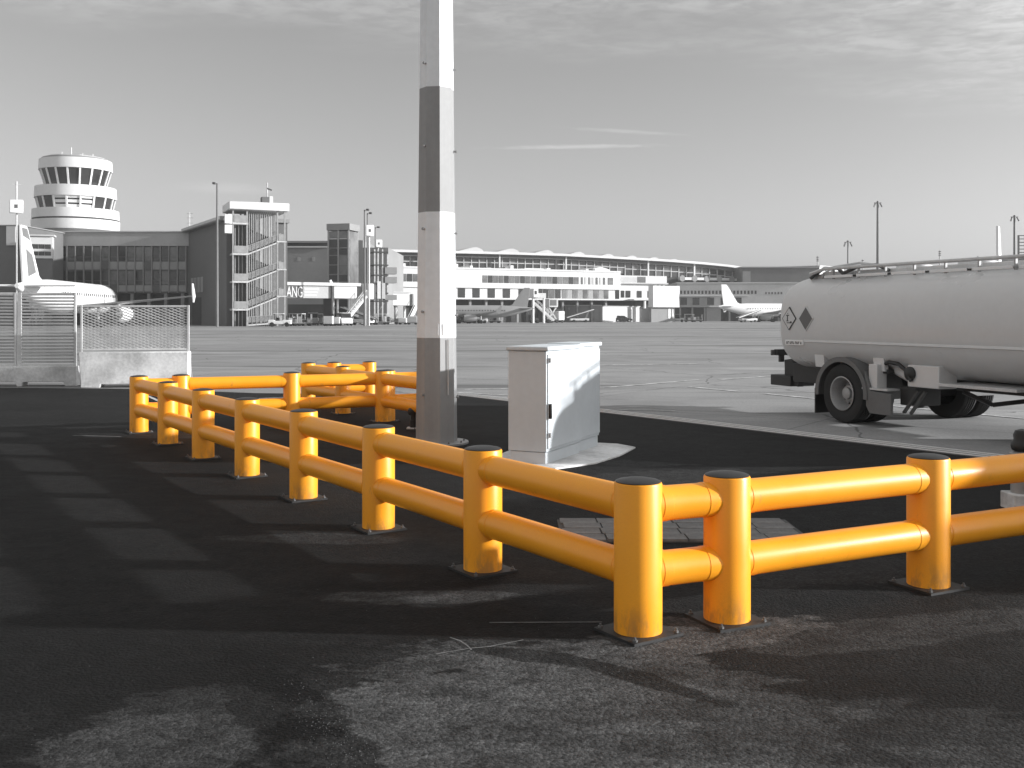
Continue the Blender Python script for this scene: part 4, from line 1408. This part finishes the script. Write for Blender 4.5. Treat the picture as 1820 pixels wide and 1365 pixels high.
# lower wing on its right
f7 = Fac(1101, 232, 24)
tw = f7.thing('terminal_annex', 'lower white annex at the right end of the terminal', 'building')
w0, w1 = f7.t(1101), f7.t(1186)
wz = lambda y: f7.z(1140, y)
MB().box(w0, w1, .2, 14, wz(534), wz(490)).build('wall', M_wall_white, tw, angle=0)
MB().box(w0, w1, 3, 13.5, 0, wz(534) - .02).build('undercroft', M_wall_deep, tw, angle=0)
MB().box(w0, w1, -.5, .19, wz(505), wz(502.5)).build('ledge', M_wall_pale, tw, angle=0)
MB().box(f7.t(1134), f7.t(1148), .1, .25, wz(502), wz(492)).build('window', M_glass_mid, tw, angle=0)
MB().box(f7.t(1104), f7.t(1132), .12, .25, wz(501), wz(493)).build('window', M_wall_pale, tw, angle=0)
for x in (1096 + 6, 1113, 1133, 1152):
    MB().box(f7.t(x), f7.t(x + 8), .1, .25, wz(529), wz(517)).build('window', M_glass, tw, angle=0)
MB().box(f7.t(1118), f7.t(1162), -2.2, .15, wz(534), wz(531.5)).build('canopy', M_wall_white, tw, angle=0)
for i in range(4):
    MB().box(f7.t(1161 + i * 7.2), f7.t(1164.5 + i * 7.2), .1, .25, wz(508), wz(505.5)).build('window', M_glass, tw, angle=0)
for x in (1138, 1150):
    MB().box(f7.t(x), f7.t(x + 2.6), -1.9, -1.4, 0, wz(534.5)).build('column', M_white, tw, angle=0)
f8 = Fac(1161, 222, 34)
t = f8.thing('white_volume', 'large plain white box volume projecting left of the curved building', 'building')
MB().box(f8.t(1161), f8.t(1208), 0, 1.6, f8.z(1185, 546), f8.z(1185, 508)).build('wall', M_wall_white, t, angle=0)
MB().box(f8.t(1163), f8.t(1205), 1.0, 1.5, 0, f8.z(1185, 546) - .02).build('recess', M_wall_mid, t, angle=0)
for x in (1193, 1200):
    MB().box(f8.t(x), f8.t(x + 3.5), .9, .99, f8.z(1195, 566), f8.z(1195, 549)).build('door', M_white, t, angle=0)

# ------------------------------------------------------------------ big hall with curved roof
f9 = Fac(680, 250, 24)
hl = f9.thing('departure_hall', 'long glazed hall with white curved roof edge on the skyline', 'building')
prof = [(680, 444), (810, 447), (900, 449), (1000, 452), (1100, 457.5), (1180, 462), (1240, 466.5), (1285, 471), (1322, 476.5)]


def roof_y(x):
    for (xa, ya), (xb, yb) in zip(prof[:-1], prof[1:]):
        if x <= xb:
            return ya + (yb - ya) * (x - xa) / (xb - xa)
    return prof[-1][1]


edge_pts = [(f9.t(x), f9.z(x, y)) for x, y in prof]
low = f9.z(1000, 500)
MB().prism([(a, z - 1.0) for a, z in edge_pts] + [(edge_pts[-1][0], 0), (edge_pts[0][0], 0)], .4, 40).build('hall_core', M_wall_deep, hl, angle=0)
MB().prism([(a, z) for a, z in edge_pts] + [(a, z - .62) for a, z in reversed(edge_pts)], -2.6, 41).build('roof', M_wall_white, hl, angle=0)
MB().prism([(a, z - .64) for a, z in edge_pts] + [(a, z - 1.5) for a, z in reversed(edge_pts)], -1.2, .38).build('soffit', M_wall_dark, hl, angle=0)
nm = 46
for i in range(nm):
    xa = 688 + (1316 - 688) * i / nm; xb = 688 + (1316 - 688) * (i + 1) / nm
    q0, q1 = f9.t(xa), f9.t(xb)
    z1 = f9.z((xa + xb) / 2, roof_y(xb)) - 1.5
    zm = z1 - (1.2 if xa < 1100 else 1.5)
    zb0_ = f9.z(1000, 484) if xa < 1100 else f9.z(xa, 493)
    MB().box(q0 + .12, q1 - .12, .30, .37, zm + .1, z1).build('pane', M_glass if i % 4 else M_glass_mid, hl, angle=0)
    MB().box(q0 + .12, q1 - .12, .30, .37, zb0_, zm - .1).build('pane', M_glass if i % 5 else M_glass_mid, hl, angle=0)
    MB().box(q0 - .11, q0 + .11, .02, .36, zb0_, z1 + .3).build('mullion', M_wall_pale, hl, angle=0)
    MB().box(q0 + .11, q1 - .11, .06, .36, zm - .12, zm + .12).build('transom', M_wall_pale, hl, angle=0)
for x in (748, 886, 1004, 1150, 1232):
    MB().box(f9.t(x, -1), f9.t(x + 2.4, -1), -1.4, -1.0, 0, f9.z(x, roof_y(x) + 1.5, -1)).build('roof_column', M_wall_white, hl, angle=0)
for i, x in enumerate((790, 850, 915, 978, 1035, 1088, 1130, 1170, 1205)):
    k = 1 - i * .07
    zz_ = f9.z(x, roof_y(x))
    q = f9.t(x)
    MB().prism([(q - 6.5 * k, zz_ - .05), (q + 2.6 * k, zz_ - .05), (q + 1.8 * k, zz_ + .9 * k), (q + .2, zz_ + 1.45 * k), (q - .9, zz_ + 1.35 * k)], 1.5, 30).build('skylight', M_wall_pale, hl, angle=0)
MB().box(f9.t(1205), f9.t(1319), -3.5, .0, f9.z(1260, 499), f9.z(1260, 494.5)).build('gallery', M_wall_white, hl, angle=0)
for i in range(5):
    x = 1213 + i * 22
    MB().lathe([(.9, 0), (.9, .15), (.1, .2)], 16, (f9.t(x, -3.6), -3.6, f9.z(1260, 496.5)), 'y').build('gallery_drum', M_wall_mid, hl)

# dark block + pale building at right
f10 = Fac(1316, 285, 0)
t = f10.thing('cargo_hall', 'low dark flat roofed block right of the curved hall roof', 'building')
f10.box(1316, 1456, 476, None, 0, 20).build('wall', M_wall_dark, t, angle=0)
f10.box(1316, 1457, 474, 476, -.5, 20.4).build('roof', M_wall_mid, t, angle=0)
f10.box(1320, 1334, 482, 502, -.2, -.005).build('door', M_wall_mid, t, angle=0)
f11 = Fac(1456.5, 285.5, 50)
t = f11.thing('cargo_end', 'white sunlit end building behind the tanker top', 'building')
MB().box(f11.t(1456.5), f11.t(1500), 0, 12, 0, f11.z(1460, 473)).build('wall', M_wall_white, t, angle=0)
MB().box(f11.t(1456.4) - .3, f11.t(1500), -.3, 12.2, f11.z(1460, 473) + .02, f11.z(1460, 472)).build('roof', M_wall_white, t, angle=0)
for i in range(4):
    MB().box(f11.t(1466 + i * 5), f11.t(1468.5 + i * 5), -.06, -.004, f11.z(1466, 482), f11.z(1466, 478)).build('window', M_glass, t, angle=0)

f12 = Fac(1204, 262, -2)
cb2 = f12.thing('pier_building', 'pale grey pier with a row of small square windows behind the small jet', 'building')
z0_, z1_ = f12.z(1290, 546), f12.z(1290, 504)
MB().box(f12.t(1204), f12.t(1420), .1, 20, z0_, z1_).build('wall', M_wall_pale, cb2, angle=0)
MB().box(f12.t(1206), f12.t(1262), -.02, .09, z0_, f12.z(1290, 528)).build('bay_wall', M_wall_mid, cb2, angle=0)
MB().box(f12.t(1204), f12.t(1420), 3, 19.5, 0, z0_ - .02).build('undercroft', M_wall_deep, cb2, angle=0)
MB().box(f12.t(1203), f12.t(1421), -.3, 20.3, z1_ + .01, z1_ + .35).build('coping', M_wall_pale, cb2, angle=0)
MB().box(f12.t(1204), f12.t(1330), -.35, .08, f12.z(1290, 526.5), f12.z(1290, 525)).build('ledge', M_wall_white, cb2, angle=0)
for i in range(22):
    x = 1209 + i * 6.3
    MB().box(f12.t(x), f12.t(x + 3.4), .02, .14, f12.z(1290, 522.5), f12.z(1290, 516.5)).build('window', M_glass, cb2, angle=0)
for i in range(6):
    x = 1360 + i * 5.5
    MB().box(f12.t(x), f12.t(x + 3), .02, .14, f12.z(1290, 523), f12.z(1290, 519)).build('window', M_glass_mid, cb2, angle=0)
for x in (1209, 1231, 1257, 1281, 1306):
    MB().box(f12.t(x), f12.t(x + 12), -.06, .13, f12.z(1290, 542), f12.z(1290, 529)).build('bay_window', M_glass, cb2, angle=0)
for i in range(9):
    x = 1208 + i * 22
    MB().box(f12.t(x), f12.t(x + 3), .6, 1.2, 0, z0_ - .03).build('column', M_wall_mid, cb2, angle=0)
MB().box(f12.t(1256), f12.t(1282), .5, .58, 0, z0_ - .04).build('roller_door', M_wall_mid, cb2, angle=0)


# ------------------------------------------------------------------ aircraft
def aircraft(label, loc, heading, k, body, fincol, mark=True, group='parked airliners'):
    """x forward, nose at +18.5, tail at -19 (metres for k = 1)"""
    t = thing('airliner', label, 'aircraft', loc, heading, group)
    t.scale = (k, k, k)
    cz = 3.9
    prof = [(-19, .25, 4.9), (-18, .5, 4.75), (-15, 1.05, 4.5), (-12, 1.55, 4.2), (-9, 1.9, 3.97), (-6, 1.98, cz), (0, 1.98, cz), (6, 1.98, cz), (12, 1.98, cz), (14.5, 1.85, cz - .03), (16.3, 1.5, cz - .15), (17.5, 1.05, cz - .33), (18.2, .6, cz - .48), (18.5, .15, cz - .55)]
    rings = [[(x, r * math.cos(2 * math.pi * i / 28), z + r * 1.04 * math.sin(2 * math.pi * i / 28)) for i in range(28)] for x, r, z in prof]
    fu = MB().loft(rings).build('fuselage', body, t, angle=50)
    for i in range(4):
        a = R(38 + 34.7 * i); b_ = R(38 + 34.7 * (i + .85))
        ring_ = []
        for ang in (a, b_):
            for x, r, z in ((16.4, 1.50, cz - .16), (17.0, 1.30, cz - .24)):
                ring_.append((x, (r) * math.cos(ang), z + r * 1.04 * math.sin(ang) + .03))
        MB().add([ring_[0], ring_[1], ring_[3], ring_[2]] + [(p[0] - .1, p[1], p[2] - .15) for p in (ring_[0], ring_[1], ring_[3], ring_[2])],
                 [(0, 1, 2, 3), (7, 6, 5, 4), (0, 4, 5, 1), (1, 5, 6, 2), (2, 6, 7, 3), (3, 7, 4, 0)]).build('cockpit_window', M_glass, fu, angle=0)
    m_w = MB().box(-.13, .13, -.02, .02, -.19, .19).mesh('cabin_window', M_glass, 0)
    for i in range(26):
        for sy in (-1, 1):
            link('cabin_window', m_w, fu, (-9.5 + i * .92, sy * 1.975, cz + .35))
    fin = [(-10.6, 5.55), (-12.2, 6.2), (-15.9, 11.5), (-16.3, 11.8), (-18.1, 11.8), (-17.9, 9.5), (-17.2, 5.2)]
    fo_ = MB().prism(fin, -.14, .14).build('tail_fin', fincol, t, angle=0, bevel=.06)
    if mark:
        for sy in (-1, 1):
            MB().prism([(-13.3, 6.6), (-14.6, 8.6), (-16.6, 9.2), (-15.9, 6.0)], sy * .146 - .003, sy * .146 + .003).build('fin_marking', M_plane_mark, fo_, angle=0)
            MB().prism([(-15.2, 10.2), (-16.2, 11.5), (-17.9, 11.5), (-17.6, 10.6)], sy * .146 - .003, sy * .146 + .003).build('fin_marking', M_plane_mark, fo_, angle=0)
    for sy in (-1, 1):
        MB().prism([(-14.2, sy * .7), (-17.4, sy * 6.2), (-18.7, sy * 6.2), (-18.2, sy * .5)], 4.85, 5.05, 'xy').build('tailplane', body, t, angle=0, bevel=.05)
        w = [[(3.8, sy * 1.5, 2.5), (3.8, sy * 1.5, 2.75), (-3.6, sy * 1.5, 2.85), (-3.6, sy * 1.5, 2.6)],
             [(-1.0, sy * 8.0, 3.15), (-1.0, sy * 8.0, 3.35), (-4.0, sy * 8.0, 3.4), (-4.0, sy * 8.0, 3.25)],
             [(-4.8, sy * 16.6, 3.95), (-4.8, sy * 16.6, 4.05), (-6.4, sy * 16.6, 4.08), (-6.4, sy * 16.6, 4.0)]]
        wg = MB().loft(w).build('wing', M_plane_grey if body is M_plane else body, t, angle=30)
        MB().prism([(-4.9, 4.0), (-6.3, 5.6), (-6.9, 5.6), (-6.6, 4.0), (-6.3, 3.2), (-5.8, 3.2)], sy * 16.6, sy * 16.72).build('winglet', body, wg, angle=0)
        en_ = MB().lathe([(.75, -2.2), (.95, -1.6), (1.12, -.3), (1.15, 1.0), (1.05, 1.9), (.92, 2.0), (.88, 1.8), (.85, .9), (.3, .85)], 24, (2.2, sy * 5.75, 1.75), 'x').build('engine', body, t)
        MB().lathe([(.78, -2.25), (.5, -2.5), (.25, -3.1), (.05, -3.3)], 20, (2.2, sy * 5.75, 1.75), 'x').build('exhaust', M_steel_dark, en_)
        MB().prism([(2.8, 2.75), (-.6, 3.1), (-1.0, 2.7), (2.2, 2.6)], sy * 5.75 - .15, sy * 5.75 + .15).build('pylon', body, en_)
        MB().cyl((-1.5, sy * 3.8, .6), (-1.5, sy * 3.8, 2.9), .16, n=10).build('gear_strut', M_galv, t)
        for dy in (-.42, .42):
            MB().lathe([(.3, -.19), (.52, -.18), (.58, -.1), (.58, .1), (.52, .18), (.3, .19)], 20, (-1.5, sy * 3.8 + dy, .58), 'y').build('main_wheel', M_rubber, t)
    MB().cyl((12.2, 0, .4), (12.2, 0, 2.3), .11, n=10).build('nose_strut', M_galv, t)
    for dy in (-.25, .25):
        MB().lathe([(.2, -.11), (.36, -.1), (.38, 0), (.36, .1), (.2, .11)], 18, (12.2, dy, .38), 'y').build('nose_wheel', M_rubber, t)
    return t


hd = Vector((-.116, .993, 0))
tailp = Vector((-55.5, 113.0, 0)) - hd * (-18.0)
aircraft('white airliner with marked fin parked at the left, seen from behind', tailp[:], math.atan2(hd.y, hd.x), 1.0, M_plane, M_plane)
hd = Vector((.93, .36, 0)).normalized()
kp = at(1287, 510, 226)
c = Vector((kp.x, 226, 0)) + hd * 17.0 * .72
aircraft('small white jet with upright fin parked before the pale pier', c[:], math.atan2(hd.y, hd.x), .72, M_plane, M_plane, False)
hd = Vector((-.97, -.12, 0)).normalized()
kp = at(936, 512, 192)
c = Vector((kp.x, 192, 0)) + hd * 17.0 * .58
aircraft('dark grey small airliner parked in front of the terminal', c[:], math.atan2(hd.y, hd.x), .58, M_plane_grey, M_plane_grey, False)
hd = Vector((.50, .866, 0)).normalized()
kp = at(1774, 405, 118)
c = Vector((kp.x, 118, 0)) + hd * 17.2
aircraft('white airliner behind the tanker of which only the tall fin shows', c[:], math.atan2(hd.y, hd.x), 1.02, M_plane, M_plane, False)


# ------------------------------------------------------------------ ground vehicles and equipment
m_cwheel = MB().lathe([(.18, -.1), (.29, -.1), (.31, -.06), (.31, .06), (.29, .1), (.18, .1)], 20, axis='y').mesh('wheel', M_rubber)
m_chub = MB().lathe([(.19, -.105), (.17, -.09), (.05, -.09)], 14, axis='y').mesh('hub', M_galv)


def car(label, x, Y, rz, paint_, kind='car'):
    p = at(x, 0, Y)
    t = thing('parked_car' if kind == 'car' else 'service_van', label, 'car' if kind == 'car' else 'van', (p.x, Y, 0), rz, 'vehicles on the apron')
    if kind == 'car':
        body = [(-2.1, .3), (2.1, .3), (2.15, .6), (1.9, .78), (1.0, .9), (-2.0, .98), (-2.15, .7)]
        top = [(1.05, .9), (.25, 1.42), (-1.3, 1.45), (-2.0, .97)]
    else:
        body = [(-2.3, .32), (2.3, .32), (2.35, .75), (2.15, 1.1), (1.75, 1.2), (-2.3, 1.2)]
        top = [(1.75, 1.2), (1.2, 1.9), (-2.25, 1.95), (-2.3, 1.2)]
    MB().prism(body, -.85, .85).build('body', paint_, t, bevel=.06)
    MB().prism(top, -.74, .74).build('greenhouse', M_glass, t, bevel=.04)
    zr_ = top[1][1]
    MB().prism([(top[1][0] + .03, zr_ - .03), (top[1][0] - .05, zr_ + .03), (top[2][0], top[2][1] + .03), (top[2][0] - .05, top[2][1] - .03)], -.76, .76).build('roof', paint_, t, bevel=.02)
    for sy in (-1, 1):
        for sx in (-1.35, 1.35):
            w = link('wheel', m_cwheel, t, (sx, sy * .80, .31))
            link('hub', m_chub, w, (0, sy * .01, 0), 0 if sy < 0 else math.pi)
        MB().box(2.08, 2.17, sy * .6 - .15, sy * .6 + .15, .58, .7).build('headlight', M_sign, t)
    return t


car('silver car parked under the jet bridge service stair', 630, 163, R(3), M_silver)
car('dark car driving past the white wall on the apron', 1107, 232, R(4), M_dark_paint)
car('grey van parked below the lettered jet bridge', 556, 158, R(-80), M_silver, 'van')
car('white van beside the baggage carts under the stair tower', 612, 152, R(-70), M_white, 'van')


def crate(label, x, Y, w, hh, mat, rz=0, name='container', cat='container'):
    p = at(x, 0, Y)
    t = thing(name, label, cat, (p.x, Y, 0), rz, 'apron equipment')
    MB().box(-w / 2, w / 2, -.7, .7, .32, hh).build('box', mat, t, bevel=.04)
    MB().box(-w / 2 - .05, w / 2 + .05, -.75, .75, .22, .315).build('bed', M_steel_dark, t)
    MB().box(-w / 2 + .08, w / 2 - .08, -.72, -.702, .5, hh - .15).build('side_door', mat, t, bevel=.01)
    for sx in (-1, 1):
        for sy in (-1, 1):
            w_ = link('wheel', m_cwheel, t, (sx * w * .35, sy * .6, .22)); w_.scale = (.7, .7, .7)
    return t


crate('white square baggage container on the apron below the jet bridge', 584, 147, 1.25, 1.45, M_white)
crate('small white container just right of the square one', 599, 150, 1.0, 1.3, M_white)
crate('pale container trolley at the foot of the second gate', 733, 170, 1.7, 1.4, M_wall_pale)
crate('low white trolley beside the striped mast', 716, 172, 1.3, 1.1, M_white)


def cart(label, x, Y, seed, w=2.2):
    r_ = random.Random(seed)
    p = at(x, 0, Y)
    t = thing('baggage_cart', label, 'cart', (p.x, Y, 0), R(r_.uniform(-20, 20)), 'baggage carts on the apron')
    MB().box(-w / 2, w / 2, -.6, .6, .38, .5).build('deck', M_steel, t, bevel=.02)
    for sx in (-1, 1):
        for sy in (-1, 1):
            MB().bar((sx * w * .46, sy * .55, .5), (sx * w * .46, sy * .55, 1.75), .07, .07).build('upright', M_galv, t)
            w_ = link('wheel', m_cwheel, t, (sx * w * .33, sy * .5, .25)); w_.scale = (.8, .8, .8)
    if seed % 2:
        MB().box(-w / 2, w / 2, -.62, .62, 1.75, 1.82).build('roof', M_white, t)
    for i in range(3):
        bx = -w * .3 + i * w * .3
        MB().box(bx - .28, bx + .25, -.4, .4, .51, .51 + r_.uniform(.4, .9)).build('suitcase', (M_steel_dark, M_wall_pale, M_wall_mid)[(i + seed) % 3], t, bevel=.04)
    MB().bar((w / 2, 0, .42), (w / 2 + .9, 0, .3), .06, .06).build('drawbar', M_steel_dark, t)
    return t


for i, (x, Y, w) in enumerate(((516, 146, 'leftmost, at the right foot of the stair tower'), (528, 149, 'second from the stair tower'), (541, 147, 'third from the stair tower, before the grey van'), (566, 162, 'between grey van and square container'), (660, 165, 'at the foot of the gate scaffold'), (676, 168, 'right of the gate scaffold foot'), (697, 172, 'under the short white jet bridge'), (832, 205, 'just right of the striped mast'), (880, 203, 'below the dark grey airliner'), (1225, 232, 'before the dark doors of the pier'), (1240, 234, 'right of the other cart by the pier doors'))):
    cart('baggage cart, ' + w, x, Y, i)

# long walls / screens before the terminal
fB = Fac(968, 228, 4)
t = fB.thing('blast_screen', 'long grey blast screen on the apron before the terminal', 'screen')
fB.box(968, 1070, 543, None, 0, .5).build('wall', M_wall_mid, t, angle=0)
fB.box(967.5, 1070, 542, 543, -.1, .6).build('cap', M_wall_pale, t, angle=0)
for i in range(6):
    x = 972 + i * 19
    fB.box(x, x + 2, 545, None, -.25, -.003).build('buttress', M_wall_mid, t, angle=0)
fC = Fac(1071, 229, 32)
t = fC.thing('white_shed', 'white sunlit shed behind the dark car', 'shed')
MB().box(fC.t(1071), fC.t(1137), 0, .9, 0, fC.z(1100, 545)).build('wall', M_wall_white, t, angle=0)
MB().box(fC.t(1070.5), fC.t(1137.5), -.2, 1.0, fC.z(1100, 545) + .01, fC.z(1100, 543.8)).build('roof', M_wall_white, t, angle=0)
MB().box(fC.t(1116), fC.t(1126), -.05, -.003, 0.05, fC.z(1120, 550)).build('door', M_wall_pale, t, angle=0)
fD = Fac(1140, 226, 22)
t = fD.thing('pale_shed', 'pale flat shed right of the white one', 'shed')
MB().box(fD.t(1140), fD.t(1191), 0, .9, 0, fD.z(1165, 549)).build('wall', M_wall_pale, t, angle=0)
MB().box(fD.t(1139.5), fD.t(1191.5), -.15, 1.0, fD.z(1165, 549) + .01, fD.z(1165, 548)).build('roof', M_wall_pale, t, angle=0)
fE = Fac(940, 200, 10)
t = fE.thing('boarding_stairs', 'mobile boarding stairs standing at the grey airliner tail', 'stairs')
pa = Vector((fE.t(985), 0, .5)); pb = Vector((fE.t(950), 0, fE.z(950, 538)))
for dy in (0, 1.4):
    MB().bar(pa + Vector((0, dy, 0)), pb + Vector((0, dy, 0)), .12, .4).build('stringer', M_white, t, angle=0)
    MB().bar(pa + Vector((0, dy, 1)), pb + Vector((0, dy, 1)), .08, .08).build('hand_rail', M_white, t, angle=0)
    for k in range(6):
        q = pa.lerp(pb, k / 5) + Vector((0, dy, 0))
        MB().bar(q, q + Vector((0, 0, 1)), .06, .06).build('baluster', M_white, t, angle=0)
for k in range(12):
    q = pa.lerp(pb, (k + .5) / 12)
    MB().box(q.x - .16, q.x + .16, .08, 1.32, q.z, q.z + .05).build('tread', M_steel, t, angle=0)
MB().box(fE.t(944), fE.t(958), .1, 1.3, .5, 1.0).build('chassis', M_steel_dark, t, angle=0)
for sx in (946, 956, 975):
    for dy in (0, 1.3):
        link('wheel', m_cwheel, t, (fE.t(sx), dy, .31))

# gate equipment at the tail of the grey airliner
fG = Fac(944, 196, 30)
t = fG.thing('jet_bridge', 'small white jet bridge cab standing above the grey airliner tail', 'jet bridge')
MB().box(fG.t(948), fG.t(957), 0, 2.2, fG.z(953, 529), fG.z(953, 513)).build('bridge_cab', M_wall_white, t, bevel=.1)
MB().box(fG.t(957.3), fG.t(972), .3, 2.0, fG.z(965, 530), fG.z(965, 521)).build('tunnel', M_wall_pale, t, bevel=.06)
MB().box(fG.t(950.5), fG.t(954), -.06, .01, fG.z(952, 523), fG.z(952, 517)).build('door', M_glass, t, angle=0)
for x in (951, 970):
    MB().box(fG.t(x), fG.t(x) + .35, .8, 1.2, 0, fG.z(x, 530)).build('leg', M_galv, t, angle=0)
fH = Fac(974, 205, 28)
t = fH.thing('lift_truck', 'white catering lift truck with open scissor frame before the blast screen', 'truck')
MB().box(fH.t(976), fH.t(992), 0, 2.4, fH.z(984, 546), fH.z(984, 531)).build('box_body', M_wall_pale, t, bevel=.05)
MB().box(fH.t(978), fH.t(989), -.06, -.004, fH.z(984, 543), fH.z(984, 533)).build('shutter', M_wall_dark, t, angle=0)
MB().box(fH.t(993), fH.t(1004), .1, 2.2, .5, fH.z(998, 553)).build('cab', M_white, t, bevel=.12)
MB().box(fH.t(976), fH.t(1003), .2, 2.2, .45, .75).build('chassis', M_steel_dark, t)
for a_, b_ in ((977, 990), (990, 977)):
    MB().bar((fH.t(a_), .4, .8), (fH.t(b_), .4, fH.z(984, 546.5)), .2, .3).build('scissor_arm', M_steel, t)
for x in (979, 990, 1000):
    for dy in (.1, 2.2):
        link('wheel', m_cwheel, t, (fH.t(x), dy, .31))

# small tractors, loaders and cones between the gates
def tractor(label, x, Y, rz, mat):
    p = at(x, 0, Y)
    t = thing('tow_tractor', label, 'tractor', (p.x, Y, 0), rz, 'tow tractors on the apron')
    MB().prism([(-1.5, .35), (1.6, .35), (1.6, .85), (.5, .95), (.4, .8), (-.6, .8), (-.7, .95), (-1.5, .95)], -.65, .65).build('body', mat, t, bevel=.05)
    for sx, sy in ((-.7, -.55), (-.7, .55), (.45, -.55), (.45, .55)):
        MB().bar((sx, sy, .9), (sx, sy, 1.75), .07, .07).build('post', M_steel_dark, t)
    MB().box(-.85, .6, -.65, .65, 1.75, 1.82).build('roof', mat, t, bevel=.02)
    MB().box(-.5, .0, -.35, .35, .8, 1.25).build('seat', M_black, t, bevel=.05)
    for sx in (-1.0, 1.0):
        for sy in (-.6, .6):
            link('wheel', m_cwheel, t, (sx, sy, .31))
    return t


tractor('white tow tractor left of the wheel of the grey airliner', 852, 196, R(10), M_white)
tractor('pale tow tractor between the two right carts and the shed', 1204, 228, R(170), M_wall_pale)
tractor('dark tow tractor just right of the striped mast', 824, 190, R(-15), M_dark_paint)
tractor('white tow tractor at the foot of the stair tower', 497, 139, R(8), M_white)


def loader(label, x, Y, rz):
    p = at(x, 0, Y)
    t = thing('belt_loader', label, 'loader', (p.x, Y, 0), rz, 'belt loaders on the apron')
    MB().box(-2.2, 2.0, -.7, .7, .4, .85).build('body', M_white, t, bevel=.06)
    MB().bar((-2.9, 0, .9), (3.2, 0, 2.7), .9, .22).build('belt', M_steel_dark, t)
    for sy in (-.5, .5):
        MB().bar((-2.9, sy, 1.05), (3.2, sy, 2.85), .06, .16).build('side_rail', M_white, t)
        MB().bar((1.4, sy, .8), (2.0, sy, 2.3), .1, .1).build('lift_arm', M_steel, t)
        for sx in (-1.4, 1.3):
            link('wheel', m_cwheel, t, (sx, sy * 1.3, .31))
    return t


loader('belt loader under the fuselage of the small white jet', 1330, 222, R(25))
loader('belt loader standing right of the lift tower foot', 640, 158, R(160))
loader('belt loader before the blast screen', 1030, 222, R(8))

# ------------------------------------------------------------------ thin winter haze over the airfield
hm = bpy.data.materials.new('haze_air'); hm.use_nodes = True
ht = hm.node_tree
for n in list(ht.nodes):
    ht.nodes.remove(n)
hv = N(ht, 'ShaderNodeVolumePrincipled')
hv.inputs['Color'].default_value = (.9, .9, .9, 1)
hv.inputs['Density'].default_value = .00035
hv.inputs['Anisotropy'].default_value = .2
hout = N(ht, 'ShaderNodeOutputMaterial')
ht.links.new(hv.outputs[0], hout.inputs['Volume'])
tag(MB().box(-420, 420, -25, 470, -1, 48).build('haze', hm, angle=0), 'thin pale haze over the airfield', kind='stuff')
